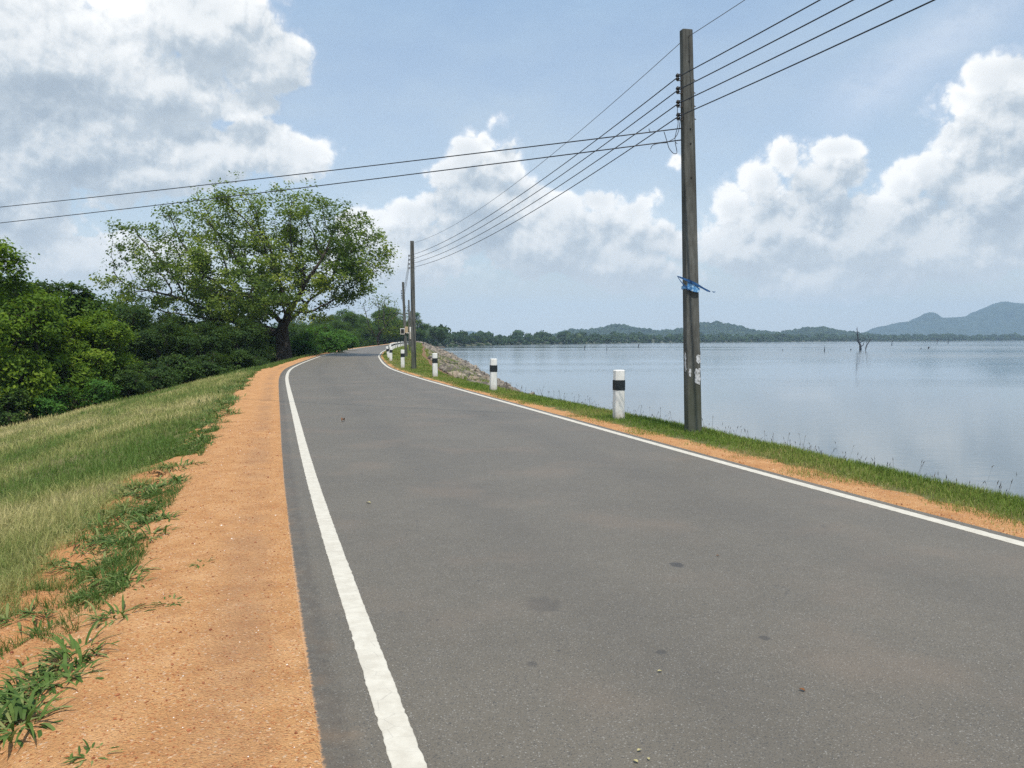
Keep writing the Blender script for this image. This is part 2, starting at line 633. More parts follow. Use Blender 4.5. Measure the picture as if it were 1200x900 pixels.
def mat_line():
    m, nt, b = material('road_paint')
    geo = nt.node('ShaderNodeNewGeometry')
    p = geo.outputs['Position']
    n = nt.noise(p, 9.0, 5, 0.7)
    fine = nt.noise(p, 90.0, 4, 0.7)
    c = nt.mix(nt.sstep(n, 0.3, 0.7), (0.48, 0.435, 0.35), (0.58, 0.535, 0.44))
    chip = nt.sstep(nt.math('ADD', nt.math('MULTIPLY', fine, 0.6), nt.math('MULTIPLY', n, 0.4)), 0.60, 0.68)
    c = nt.mix(nt.math('MULTIPLY', chip, 0.55), c, (0.34, 0.31, 0.27))
    crk = nt.voro(nt.vmath('MULTIPLY', p, (1.0, 2.0, 1.0)), 4.5, 'DISTANCE_TO_EDGE')
    crk = nt.sstep(nt.math('ADD', crk, nt.math('MULTIPLY', fine, 0.02)), 0.008, 0.022, 1.0, 0.0)
    c = nt.mix(nt.math('MULTIPLY', crk, 0.45), c, (0.22, 0.20, 0.17))
    nt.put(b.inputs['Base Color'], c)
    b.inputs['Roughness'].default_value = 0.6
    nt.put(b.inputs['Normal'], nt.bump(fine, 0.4, 0.003))
    return m


def mat_ground():
    m, nt, b = material('earth_and_turf')
    geo = nt.node('ShaderNodeNewGeometry')
    p = geo.outputs['Position']
    u = nt.attr('ucoord')
    sp = nt.node('ShaderNodeSeparateXYZ')
    nt.put(sp.inputs[0], p)
    y = sp.outputs[1]
    nbig = nt.noise(p, 0.6, 4, 0.6)
    nmid = nt.noise(p, 3.2, 5, 0.6)
    nfine = nt.noise(p, 55.0, 5, 0.7)
    grit = nt.voro(p, 95.0, 'F1', out=1)
    gs = nt.node('ShaderNodeSeparateColor')
    nt.put(gs.inputs[0], grit)
    # laterite gravel
    dirt = nt.ramp(nmid, [(0.25, (0.42, 0.200, 0.078)), (0.5, (0.55, 0.290, 0.118)), (0.75, (0.65, 0.375, 0.175))])
    dirt = nt.mix(nt.math('MULTIPLY', nt.sstep(nfine, 0.35, 0.65), 0.5), dirt, (0.38, 0.19, 0.085))
    dirt = nt.mix(nt.math('MULTIPLY', nt.sstep(gs.outputs[0], 0.85, 0.95), 0.55), dirt, (0.36, 0.10, 0.03))
    dirt = nt.mix(nt.math('MULTIPLY', nt.sstep(gs.outputs[1], 0.94, 0.99), 0.5), dirt, (0.72, 0.56, 0.40))
    trod = nt.noise(nt.vmath('MULTIPLY', p, (1.0, 0.6, 1.0)), 5.5, 4, 0.6)
    dirt = nt.mix(nt.math('MULTIPLY', nt.sstep(trod, 0.54, 0.68), 0.40), dirt, (0.38, 0.185, 0.080))
    band = nt.math('MULTIPLY', nt.sstep(u, -3.5, -3.2), nt.math('SUBTRACT', 1.0, nt.sstep(u, -3.15, -2.95)))
    band = nt.math('MULTIPLY', band, nt.sstep(nbig, 0.35, 0.6))
    dirt = nt.mix(nt.math('MULTIPLY', band, 0.55), dirt, (0.33, 0.185, 0.10))
    red = nt.sstep(u, -4.7, -4.15, 1.0, 0.0)
    dirt = nt.mix(nt.math('MULTIPLY', red, 0.4), dirt, (0.40, 0.155, 0.055))
    # turf soil below the grass
    turf = nt.ramp(nt.noise(p, 1.1, 6, 0.65), [(0.3, (0.075, 0.095, 0.026)), (0.5, (0.15, 0.15, 0.055)), (0.7, (0.24, 0.20, 0.095))])
    turf = nt.mix(nt.math('MULTIPLY', nt.sstep(nfine, 0.4, 0.7), 0.5), turf, (0.10, 0.085, 0.04))
    # left edge of the dirt
    ul = nt.math('ADD', nt.attr('turfu'), nt.math('MULTIPLY', nt.math('SUBTRACT', nt.noise(p, 9.0, 5, 0.65), 0.5), 0.5))
    wl = nt.sstep(ul, -0.30, -0.12)
    # right edge of the dirt: narrower farther off, patches near the crest
    ur = nt.math('ADD', u, nt.math('MULTIPLY', nt.math('SUBTRACT', nt.noise(p, 2.4, 5, 0.65), 0.5), 0.7))
    lim = nt.node('ShaderNodeMapRange')
    nt.put(lim.inputs[0], y)
    lim.inputs[1].default_value = 9
    lim.inputs[2].default_value = 26
    lim.inputs[3].default_value = 3.28
    lim.inputs[4].default_value = 2.95
    wr = nt.sstep(nt.math('SUBTRACT', ur, lim.outputs[0]), -0.05, 0.06, 1.0, 0.0)
    isr = nt.sstep(u, -0.1, 0.1)
    w = nt.mix(isr, wl, wr)
    # bare earth along the top of the stone slope
    cr = nt.attr('crestu')
    e = nt.math('ADD', nt.math('SUBTRACT', u, cr), nt.math('MULTIPLY', nt.math('SUBTRACT', nt.noise(p, 0.5, 4, 0.6), 0.5), 1.4))
    bare = nt.math('MULTIPLY', nt.sstep(e, -0.55, -0.2), nt.sstep(y, 30, 42))
    turf = nt.mix(bare, turf, (0.20, 0.12, 0.065))
    turf = nt.mix(nt.sstep(e, 0.6, 1.2), turf, (0.07, 0.055, 0.04))
    c = nt.mix(w, turf, dirt)
    nt.put(b.inputs['Base Color'], c)
    b.inputs['Roughness'].default_value = 0.95
    b.inputs['Specular IOR Level'].default_value = 0.15
    h = nt.math('ADD', nt.math('MULTIPLY', nt.voro(p, 85.0), 0.5), nt.math('ADD', nt.noise(p, 12.0, 6, 0.7), nt.math('MULTIPLY', nfine, 0.5)))
    nt.put(b.inputs['Normal'], nt.bump(h, 1.0, 0.022))
    return m


def mat_leaf(name, dark, mid, light, trans=0.35, rough=0.55):
    m, nt, b = material(name)
    t = nt.attr('tint')
    c = nt.ramp(t, [(0.0, dark), (0.5, mid), (1.0, light)])
    nt.put(b.inputs['Base Color'], c)
    b.inputs['Roughness'].default_value = rough
    b.inputs['Specular IOR Level'].default_value = 0.16
    tr = nt.node('ShaderNodeBsdfTranslucent')
    c2 = nt.mix(0.5, c, (0.35, 0.45, 0.05), 'MIX')
    nt.put(tr.inputs[0], nt.mix(1.0, c2, (0.75, 0.85, 0.5), 'MULTIPLY'))
    mxs = nt.node('ShaderNodeMixShader')
    mxs.inputs[0].default_value = trans
    nt.l.new(b.outputs[0], mxs.inputs[1])
    nt.l.new(tr.outputs[0], mxs.inputs[2])
    out = nt.n['Material Output']
    nt.l.new(mxs.outputs[0], out.inputs[0])
    return m


def mat_grass(name, stops, trans=0.25):
    m, nt, b = material(name)
    t = nt.attr('tint')
    c = nt.ramp(t, stops)
    nt.put(b.inputs['Base Color'], c)
    b.inputs['Roughness'].default_value = 0.6
    b.inputs['Specular IOR Level'].default_value = 0.2
    tr = nt.node('ShaderNodeBsdfTranslucent')
    nt.put(tr.inputs[0], c)
    mxs = nt.node('ShaderNodeMixShader')
    mxs.inputs[0].default_value = trans
    nt.l.new(b.outputs[0], mxs.inputs[1])
    nt.l.new(tr.outputs[0], mxs.inputs[2])
    nt.l.new(mxs.outputs[0], nt.n['Material Output'].inputs[0])
    return m


def mat_simple(name, stops, scale=8.0, rough=0.85, bump=0.4, dist=0.01, obj=False, stretch=(1, 1, 1), detail=6, spec=0.3):
    m, nt, b = material(name)
    if obj:
        p = nt.node('ShaderNodeTexCoord').outputs['Object']
    else:
        p = nt.node('ShaderNodeNewGeometry').outputs['Position']
    p = nt.vmath('MULTIPLY', p, stretch)
    n = nt.noise(p, scale, detail, 0.65)
    c = nt.ramp(n, stops)
    nt.put(b.inputs['Base Color'], c)
    b.inputs['Roughness'].default_value = rough
    b.inputs['Specular IOR Level'].default_value = spec
    if bump:
        nt.put(b.inputs['Normal'], nt.bump(nt.noise(p, scale * 4, 5, 0.7), bump, dist))
    return m


def mat_water():
    m, nt, b = material('lake_water')
    p = nt.node('ShaderNodeNewGeometry').outputs['Position']
    b.inputs['Base Color'].default_value = (0.105, 0.128, 0.135, 1)
    b.inputs['IOR'].default_value = 1.33
    sy = nt.node('ShaderNodeSeparateXYZ')
    nt.put(sy.inputs[0], p)
    wind = nt.noise(nt.vmath('MULTIPLY', p, (0.2, 1.0, 1.0)), 0.012, 3, 0.5)
    off = nt.sstep(sy.outputs[1], 40, 300)
    nt.put(b.inputs['Roughness'], nt.math('ADD', 0.03, nt.math('MULTIPLY', off, nt.sstep(wind, 0.3, 0.7, 0.03, 0.16))))
    r1 = nt.noise(nt.vmath('MULTIPLY', p, (0.35, 1.0, 1.0)), 1.6, 3, 0.5)
    r2 = nt.noise(nt.vmath('MULTIPLY', p, (0.5, 1.0, 1.0)), 5.0, 3, 0.55)
    patch = nt.noise(nt.vmath('MULTIPLY', p, (0.25, 1.0, 1.0)), 0.030, 4, 0.55)
    k = nt.sstep(patch, 0.42, 0.62, 0.15, 1.0)
    h = nt.math('MULTIPLY', nt.math('ADD', nt.math('MULTIPLY', r1, 1.0), nt.math('MULTIPLY', r2, 0.35)), k)
    nt.put(b.inputs['Normal'], nt.bump(h, 0.40, 0.035))
    return m


def mat_concrete():
    m, nt, b = material('weathered_concrete')
    p = nt.node('ShaderNodeTexCoord').outputs['Object']
    n = nt.noise(nt.vmath('MULTIPLY', p, (1, 1, 0.25)), 7.0, 7, 0.7)
    c = nt.ramp(n, [(0.3, (0.056, 0.055, 0.048)), (0.5, (0.096, 0.096, 0.084)), (0.72, (0.170, 0.170, 0.152))])
    st = nt.noise(nt.vmath('MULTIPLY', p, (6, 6, 0.35)), 2.2, 4, 0.6)
    c = nt.mix(nt.math('MULTIPLY', nt.sstep(st, 0.5, 0.72), 0.6), c, (0.035, 0.032, 0.027))
    sp = nt.node('ShaderNodeSeparateXYZ')
    nt.put(sp.inputs[0], p)
    moss = nt.math('MULTIPLY', nt.sstep(nt.math('ADD', sp.outputs[2], nt.math('MULTIPLY', n, 1.2)), 1.0, 2.0, 1.0, 0.0), 0.55)
    c = nt.mix(moss, c, (0.065, 0.075, 0.045))
    nt.put(b.inputs['Base Color'], c)
    b.inputs['Roughness'].default_value = 0.9
    b.inputs['Specular IOR Level'].default_value = 0.2
    nt.put(b.inputs['Normal'], nt.bump(nt.noise(p, 40.0, 6, 0.7), 0.5, 0.006))
    return m


M = {}
M['asphalt'] = mat_asphalt()
M['line'] = mat_line()
M['ground'] = mat_ground()
M['water'] = mat_water()
M['concrete'] = mat_concrete()
M['white'] = mat_simple('whitewash', [(0.3, (0.56, 0.55, 0.50)), (0.5, (0.68, 0.67, 0.62)), (0.7, (0.78, 0.77, 0.72))], 9, 0.8, 0.4, 0.004, True, (1, 1, 0.4))
_nt = NT(M['white'].node_tree)
_b = _nt.n['Principled BSDF']
_src = _b.inputs['Base Color'].links[0].from_socket
_oc = _nt.node('ShaderNodeTexCoord').outputs['Object']
_sp = _nt.node('ShaderNodeSeparateXYZ')
_nt.put(_sp.inputs[0], _oc)
_mud = _nt.sstep(_nt.math('ADD', _sp.outputs[2], _nt.math('MULTIPLY', _nt.noise(_oc, 14.0, 5, 0.7), 0.5)), 0.28, 0.52, 0.55, 0.0)
_c = _nt.mix(_mud, _src, (0.26, 0.19, 0.12))
_chip = _nt.sstep(_nt.noise(_nt.vmath('MULTIPLY', _oc, (1, 1, 0.5)), 32.0, 4, 0.7), 0.68, 0.74, 0.0, 0.6)
_nt.put(_b.inputs['Base Color'], _nt.mix(_chip, _c, (0.30, 0.28, 0.24)))
M['black'] = mat_simple('black_paint', [(0.3, (0.008, 0.012, 0.014)), (0.7, (0.022, 0.028, 0.030))], 12, 0.55, 0.3, 0.003, True)
M['dark'] = mat_simple('glazed_dark', [(0.3, (0.012, 0.010, 0.009)), (0.7, (0.03, 0.025, 0.02))], 20, 0.25, 0.0, 0.003, True)
M['steel'] = mat_simple('weathered_steel', [(0.3, (0.06, 0.05, 0.045)), (0.7, (0.16, 0.14, 0.12))], 20, 0.6, 0.2, 0.002, True)
M['wire'] = mat_simple('cable_sheath', [(0.3, (0.025, 0.028, 0.034)), (0.7, (0.045, 0.05, 0.058))], 3, 0.5, 0.0)
M['wire_grey'] = mat_simple('bare_aluminium', [(0.3, (0.12, 0.13, 0.145)), (0.7, (0.20, 0.21, 0.23))], 3, 0.45, 0.0)
M['blue'] = mat_simple('blue_plastic', [(0.3, (0.010, 0.035, 0.10)), (0.56, (0.02, 0.085, 0.22)), (0.72, (0.12, 0.26, 0.40))], 26, 0.4, 0.3, 0.004, True)
M['blue_pale'] = mat_simple('pale_blue_plastic', [(0.40, (0.03, 0.16, 0.40)), (0.50, (0.16, 0.36, 0.58)), (0.62, (0.55, 0.68, 0.76))], 16, 0.4, 0.3, 0.004, True)
M['paper'] = mat_simple('weathered_paper', [(0.36, (0.16, 0.16, 0.14)), (0.48, (0.42, 0.42, 0.41)), (0.65, (0.66, 0.67, 0.68))], 22, 0.85, 0.3, 0.002, True)
M['stone'] = mat_simple('riprap_stone', [(0.3, (0.09, 0.082, 0.070)), (0.5, (0.19, 0.172, 0.145)), (0.7, (0.33, 0.295, 0.25))], 1.1, 0.9, 0.6, 0.03, False)
_m = M['stone']
_nt = NT(_m.node_tree)
_b = _nt.n['Principled BSDF']
_src = _b.inputs['Base Color'].links[0].from_socket
_oi = _nt.node('ShaderNodeObjectInfo')
_isl = _nt.node('ShaderNodeNewGeometry')
_rnd = _nt.math('FRACT', _nt.math('ADD', _oi.outputs['Random'], _isl.outputs['Random Per Island']))
_nt.put(_b.inputs['Base Color'], _nt.mix(1.0, _src, _nt.ramp(_rnd, [(0.0, (0.45, 0.42, 0.40)), (0.4, (0.9, 0.85, 0.8)), (0.75, (1.2, 1.15, 1.06)), (1.0, (1.25, 1.02, 0.82))]), 'MULTIPLY'))
M['stone_red'] = mat_simple('rusty_stone', [(0.3, (0.20, 0.08, 0.035)), (0.7, (0.36, 0.17, 0.08))], 1.5, 0.9, 0.6, 0.03, False)
M['bark'] = mat_simple('bark', [(0.3, (0.022, 0.018, 0.014)), (0.7, (0.075, 0.062, 0.048))], 3.0, 0.95, 0.9, 0.06, True, (1, 1, 0.3))
M['bark_pale'] = mat_simple('pale_bark', [(0.3, (0.10, 0.085, 0.065)), (0.7, (0.20, 0.175, 0.14))], 3.0, 0.95, 0.9, 0.06, True, (1, 1, 0.3))
M['deadwood'] = mat_simple('dead_wood', [(0.3, (0.018, 0.018, 0.022)), (0.7, (0.05, 0.048, 0.052))], 2.0, 0.9, 0.3, 0.03, True)
M['tan'] = mat_simple('sun_bleached_board', [(0.3, (0.34, 0.24, 0.13)), (0.7, (0.50, 0.38, 0.24))], 6, 0.8, 0.2, 0.003, True)
M['dryleaf'] = mat_simple('dry_leaf', [(0.3, (0.10, 0.035, 0.010)), (0.7, (0.28, 0.11, 0.03))], 30, 0.7, 0.3, 0.003, True)
M['yellowleaf'] = mat_simple('yellow_leaf', [(0.3, (0.32, 0.27, 0.12)), (0.7, (0.46, 0.41, 0.22))], 40, 0.6, 0.2, 0.003, True)
M['leafA'] = mat_leaf('rain_tree_leaf', (0.040, 0.075, 0.013), (0.120, 0.175, 0.024), (0.260, 0.300, 0.050), 0.42)
M['leafB'] = mat_leaf('yellow_green_leaf', (0.045, 0.095, 0.009), (0.120, 0.200, 0.016), (0.250, 0.320, 0.030), 0.42)
M['leafC'] = mat_leaf('deep_green_leaf', (0.020, 0.048, 0.008), (0.045, 0.095, 0.014), (0.095, 0.160, 0.022), 0.30)
M['leafE'] = mat_leaf('painted_shade_leaf', (0.013, 0.031, 0.007), (0.028, 0.060, 0.010), (0.060, 0.105, 0.016), 0.22)  # dark green foliage, with the deep shade of the wood put into its colour
M['leafD'] = mat_leaf('bright_bush_leaf', (0.028, 0.080, 0.014), (0.055, 0.150, 0.022), (0.110, 0.220, 0.030), 0.35)
M['leafF'] = mat_leaf('distant_woodland', (0.016, 0.034, 0.012), (0.032, 0.060, 0.018), (0.062, 0.092, 0.026), 0.15)
M['field'] = mat_grass('bank_grass', [(0.0, (0.10, 0.17, 0.030)), (0.30, (0.19, 0.235, 0.060)), (0.62, (0.35, 0.34, 0.115)), (1.0, (0.54, 0.46, 0.21))], 0.25)
M['verge'] = mat_grass('verge_grass', [(0.0, (0.070, 0.130, 0.018)), (0.45, (0.155, 0.225, 0.034)), (0.8, (0.25, 0.27, 0.065)), (1.0, (0.40, 0.29, 0.13))], 0.25)
M['weed'] = mat_grass('weed_blade', [(0.0, (0.048, 0.095, 0.018)), (0.6, (0.105, 0.175, 0.034)), (1.0, (0.26, 0.28, 0.10))], 0.3)
M['seed'] = mat_grass('seed_head', [(0.0, (0.05, 0.045, 0.03)), (1.0, (0.16, 0.12, 0.08))], 0.1)
M['gravel'] = mat_grass('laterite_gravel', [(0.0, (0.17, 0.045, 0.018)), (0.35, (0.38, 0.14, 0.055)), (0.5, (0.48, 0.24, 0.11)), (0.8, (0.55, 0.36, 0.20)), (1.0, (0.78, 0.68, 0.58))], 0.0)
M['hill'] = mat_simple('wooded_hillside', [(0.3, (0.016, 0.030, 0.016)), (0.5, (0.030, 0.048, 0.022)), (0.7, (0.060, 0.075, 0.035))], 0.035, 0.95, 1.0, 6.0, False, detail=8, spec=0.05)
M['shore'] = mat_simple('shore_earth', [(0.3, (0.045, 0.055, 0.03)), (0.7, (0.09, 0.09, 0.05))], 0.05, 0.95, 0.3, 0.3, False)
# ------------------------------------------------------------------ ground, road, water
def steps(parts):
    out = []
    for a, b, s in parts:
        out += list(np.arange(a, b, s))
    out.append(parts[-1][1])
    return np.array(out)


ys = np.concatenate([steps([(-60, -6, 3), (-6, 1, 0.7), (1, 16, 0.12), (16, 32, 0.3), (32, 70, 0.7), (70, 150, 2), (150, 460, 8)]),
                     np.array([600, 900, 1400, 2200, 3500, 5000])])
us = np.concatenate([np.array([-4800, -3000, -1500, -800, -400, -200, -120, -80, -60, -48, -40, -34, -29, -25]),
                     steps([(-22, -10, 0.8), (-10, -5.2, 0.3), (-5.2, -3.3, 0.08), (-3.3, -2.6, 0.04)]), np.array([-1.5, 0, 1.5]),
                     steps([(2.5, 3.1, 0.04), (3.1, 5.2, 0.1), (5.2, 16, 0.5)]), np.array([20, 26])])
ground = grid_sheet('ground', ys, us, ground_z, M['ground'], kind='structure')
Yg, Ug = np.meshgrid(ys, us, indexing='ij')
at = ground.data.attributes.new('crestu', 'FLOAT', 'POINT')
at.data.foreach_set('value', crest(Yg).astype(np.float32).ravel())

at = ground.data.attributes.new('turfu', 'FLOAT', 'POINT')
at.data.foreach_set('value', (Ug - edge_left(wx(Yg, Ug), Yg)).astype(np.float32).ravel())

ysr = steps([(-60, 1, 1.5), (1, 30, 0.25), (30, 120, 0.8), (120, 420, 3)])
road = grid_sheet('road', ysr, np.array([-3.0, -2.9, -2.0, -1.0, 0, 1, 2.0, 2.80]), lambda y, u: 0.0 * y, M['asphalt'], kind='structure')


def line_strip(name, uc, w, label):
    yy = np.concatenate([np.arange(-60, 2, 1.0), np.arange(2, 14, 0.025), np.arange(14, 30, 0.1), np.arange(30, 400, 0.6)])
    n = len(yy)
    fade = np.interp(yy, [2, 14, 30], [1, 1, 0.6])
    j0 = (fbm(yy * 14, yy * 0 + uc, 5, 5) - 0.5) * 0.008 * fade + RNG.normal(0, 0.0016, n)
    j1 = (fbm(yy * 14, yy * 0 + uc + 7, 6, 5) - 0.5) * 0.008 * fade + RNG.normal(0, 0.0016, n)
    w_ = w
    cols = [uc - w_ / 2 + j0, uc - w_ / 2 + j0 + 0.004, uc + w_ / 2 + j1 - 0.004, uc + w_ / 2 + j1]
    zs = [0.0015, 0.004, 0.004, 0.0015]
    V = []
    for c, z in zip(cols, zs):
        V.append(np.stack([wx(yy, c), yy, np.full(n, z)], -1))
    V = np.stack(V, 1).reshape(-1, 3)
    i = (np.arange(n - 1)[:, None] * 4 + np.arange(3)[None, :]).ravel()
    F = np.stack([i, i + 1, i + 5, i + 4], -1)
    o = link(name, np_mesh(name, V, F), M['line'])
    put_props(o, kind='structure')
    o['label'] = label
    return o


line_strip('road_marking', -2.575, 0.125, 'worn white edge line beside the orange dirt shoulder')
line_strip('road_marking', 2.565, 0.125, 'white edge line beside the grass verge on the lake side')

# lake: one sheet from the embankment out to beyond the far shore
gx = np.array([-700, -300, -120, -60, -40, -20, 0, 20, 40, 80, 160, 320, 640, 1300, 2600, 5500.])
gy = np.array([-400, -200, -100, -50, 0, 25, 50, 75, 100, 150, 200, 300, 450, 700, 1000, 1500, 2200, 3500.])
Xw, Yw = np.meshgrid(gx, gy, indexing='ij')
Vw = np.stack([Xw, Yw, np.full_like(Xw, WATER_Z)], -1).reshape(-1, 3)
iw = (np.arange(len(gx) - 1)[:, None] * len(gy) + np.arange(len(gy) - 1)[None, :]).ravel()
Fw = np.stack([iw, iw + len(gy), iw + len(gy) + 1, iw + 1], -1)
lake = link('water', np_mesh('water', Vw, Fw), M['water'])
put_props(lake, kind='structure')

# ------------------------------------------------------------------ far shore and hills
SHX = np.array([-400, -160, -75, -42, 0, 60, 127, 278, 430, 589, 800, 1113, 1500, 2200, 3600, 5300])
SHY = np.array([330, 380, 430, 490, 640, 760, 875, 1070, 1240, 1416, 1590, 1780, 1900, 2050, 2300, 2500])


def shore_y(x):
    return np.interp(x, SHX, SHY) + (fbm(np.asarray(x) * 0.012, np.asarray(x) * 0 + 4, 2) - 0.5) * 30 * np.interp(x, [-60, 100], [0.2, 1])


xs = np.concatenate([np.arange(-300, 1500, 20.0), np.arange(1500, 5300, 100.0)])
dp = np.array([-14, -2, 0, 4, 20, 80, 300, 900, 2500.])
hz = np.array([-6, -4.0, -3.3, -2.6, -1.5, -0.5, 1, 2, 2.])
V = []
for d_, h_ in zip(dp, hz):
    V.append(np.stack([xs + d_ * 0.0, shore_y(xs) + d_, np.full(len(xs), h_) + (fbm(xs * .02, xs * 0 + d_, 4) - .5) * (0.3 if d_ < 10 else 3)], -1))
V = np.stack(V, 1).reshape(-1, 3)
i = (np.arange(len(xs) - 1)[:, None] * len(dp) + np.arange(len(dp) - 1)[None, :]).ravel()
m_ = len(dp)
shore = link('shore_ground', np_mesh('shore_ground', V, np.stack([i, i + m_, i + m_ + 1, i + 1], -1), smooth=True), M['shore'])
put_props(shore, kind='structure')


def hill(name, D, prof, depth, label, rough=0.06, seed=1, nx=220, ny=26):
    """prof: photo x,y of the skyline, turned into heights at distance D"""
    prof = np.array(prof, dtype=float)
    X = (prof[:, 0] - 600) / FPX * D
    Z = EYE + (396.5 - prof[:, 1]) / FPX * D
    xs = np.linspace(X[0], X[-1], nx)
    top = np.interp(xs, X, Z)
    k = np.array([1, 2, 3, 2, 1.]); k /= k.sum()
    top = np.convolve(np.pad(top, 2, mode='edge'), k, mode='valid')
    t = np.linspace(-1, 1, ny)
    Xg, Tg = np.meshgrid(xs, t, indexing='ij')
    Yg = D + Tg * depth + (fbm(Xg / depth * 2, Tg * 2, seed) - .5) * depth * 0.5
    bell = np.exp(-2.4 * np.abs(Tg) ** 1.5)
    base = WATER_Z + 2
    rid = fbm(Xg / depth * 3.0, Tg * 3.0 + 5, seed + 3, 5) - 0.5
    Zg = base + (top[:, None] - base) * np.clip(bell * (1 + rid * 1.1 * (1 - bell)) , 0, 1.2) + rid * rough * (top[:, None] - base) * 1.0
    bump = (vnoise(Xg / 9, Yg / 9, 8) - 0.5) * 4
    Zg = np.maximum(Zg + bump, base - 2)
    V = np.stack([Xg, Yg, Zg], -1).reshape(-1, 3)
    i = (np.arange(nx - 1)[:, None] * ny + np.arange(ny - 1)[None, :]).ravel()
    o = link(name, np_mesh(name, V, np.stack([i, i + ny, i + ny + 1, i + 1], -1), smooth=True), M['hill'])
    put_props(o, label=label, kind='structure')
    return o, xs, top, D


H1 = hill('hills', 2100, [(630, 397), (655, 391), (665, 387), (700, 386), (712, 382), (720, 380.5), (730, 381.5), (742, 385), (770, 388), (800, 386), (815, 380), (832, 377.5),
                          (845, 378.5), (862, 382), (880, 388), (905, 391), (930, 388), (945, 384.5), (962, 383.5), (975, 387), (1000, 390), (1030, 394), (1060, 398)],
          200, 'low wooded hills with two rounded summits beyond the far shore', seed=2, nx=300)
H2 = hill('mountain', 4100, [(1015, 392), (1030, 384), (1055, 377.5), (1072, 374.5), (1076, 368), (1083, 366), (1090, 368), (1095, 373), (1110, 372), (1122, 371), (1140, 365), (1160, 357),
                             (1176, 352.5), (1190, 353.5), (1215, 357), (1250, 368), (1300, 372), (1380, 380), (1480, 392)],
          420, 'hazy blue mountain with a knob of rock on its left shoulder', seed=5, nx=300)
H3 = hill('mountain', 4500, [(530, 396), (540, 391), (546, 388.5), (553, 387.5), (560, 389.5), (568, 392), (580, 396)],
          120, 'faint blue rock far beyond the tree line across the lake', seed=7, nx=50)


# ------------------------------------------------------------------ foliage
def leaf_quads(C, N, size, tint, aspect=0.5, rng=RNG, droop=0.0):
    """rhombic leaves: centres C, preferred normals N (n,3), sizes, tints"""
    n = len(C)
    N = N + rng.normal(0, 0.55, (n, 3))
    N /= np.linalg.norm(N, axis=1, keepdims=True) + 1e-9
    R = rng.normal(0, 1, (n, 3))
    R[:, 2] -= droop
    A = np.cross(N, R)
    A /= np.linalg.norm(A, axis=1, keepdims=True) + 1e-9
    B = np.cross(N, A)
    s = np.asarray(size).reshape(-1, 1) * np.ones((n, 1))
    a = A * s * 0.5
    b = B * s * 0.5 * aspect
    fold = N * s * 0.08
    V = np.stack([C - a, C + b + fold, C + a, C - b + fold], 1).reshape(-1, 3)
    F = np.arange(n * 4).reshape(-1, 4)
    T = np.repeat(tint, 4)
    return V, F, T


def space_colonize(attr, root, seglen=0.5, di=5.0, dk=1.0, trunk_pts=None, iters=140, rng=RNG):
    nodes = [np.array(root, float)] if trunk_pts is None else [np.array(p, float) for p in trunk_pts]
    parent = [-1] + list(range(len(nodes) - 1))
    A = attr.copy()
    nd = np.array(nodes)
    d2 = ((A[:, None, :] - nd[None]) ** 2).sum(-1)
    near = d2.argmin(1)
    nd2 = d2.min(1)
    for _ in range(iters):
        act = nd2 < di * di
        if not act.any():
            di *= 1.4
            if di > 40:
                break
            continue
        grow = {}
        for k in np.unique(near[act]):
            sel = act & (near == k)
            v = A[sel] - nodes[k]
            v /= np.linalg.norm(v, axis=1, keepdims=True) + 1e-9
            v = v.sum(0)
            ln = np.linalg.norm(v)
            if ln < 1e-3:
                continue
            v = v / ln + rng.normal(0, 0.12, 3)
            v /= np.linalg.norm(v)
            grow[k] = nodes[k] + v * seglen
        if not grow:
            break
        new = []
        for k, p in grow.items():
            nodes.append(p)
            parent.append(int(k))
            new.append((len(nodes) - 1, p))
        NP = np.array([p for _, p in new])
        ids = np.array([i for i, _ in new])
        dd = ((A[:, None, :] - NP[None]) ** 2).sum(-1)
        mi = dd.argmin(1)
        md = dd.min(1)
        upd = md < nd2
        near = np.where(upd, ids[mi], near)
        nd2 = np.where(upd, md, nd2)
        keep = nd2 > dk * dk
        A, near, nd2 = A[keep], near[keep], nd2[keep]
        if len(A) == 0:
            break
    return np.array(nodes), np.array(parent)


def skeleton_mesh(name, P, par, r_tip, r_exp, r_root, sides=6):
    n = len(P)
    w = np.zeros(n)
    kids = np.zeros(n, int)
    for i in range(n - 1, 0, -1):
        kids[par[i]] += 1
    for i in range(n - 1, -1, -1):
        if kids[i] == 0:
            w[i] = 1
        if par[i] >= 0:
            w[par[i]] += w[i]
    r = r_tip * w ** r_exp
    r = np.minimum(r * 1.0, r_root)
    V, F = [], []
    c = np.cos(2 * PI * np.arange(sides) / sides)
    s = np.sin(2 * PI * np.arange(sides) / sides)
    off = 0
    for i in range(1, n):
        a, b = P[par[i]], P[i]
        d = b - a
        L = np.linalg.norm(d)
        if L < 1e-6:
            continue
        d = d / L
        u = np.cross(d, [0.3, 0.2, 1.0]) if abs(d[2]) < 0.95 else np.cross(d, [1.0, 0, 0])
        u /= np.linalg.norm(u)
        v = np.cross(d, u)
        ns = sides if r[i] > 0.05 else 3
        cc = np.cos(2 * PI * np.arange(ns) / ns)[:, None]
        ss = np.sin(2 * PI * np.arange(ns) / ns)[:, None]
        ra = min(r[par[i]], r[i] * 1.35)
        ring0 = a + (u * cc + v * ss) * ra
        ring1 = b + d * r[i] * 0.3 + (u * cc + v * ss) * r[i]
        V.append(ring0)
        V.append(ring1)
        k = np.arange(ns)
        k2 = (k + 1) % ns
        F.append(np.stack([off + k, off + k2, off + ns + k2, off + ns + k], -1))
        off += 2 * ns
    me = np_mesh(name, np.concatenate(V), [np.concatenate(F)], smooth=True)
    return me, r, kids


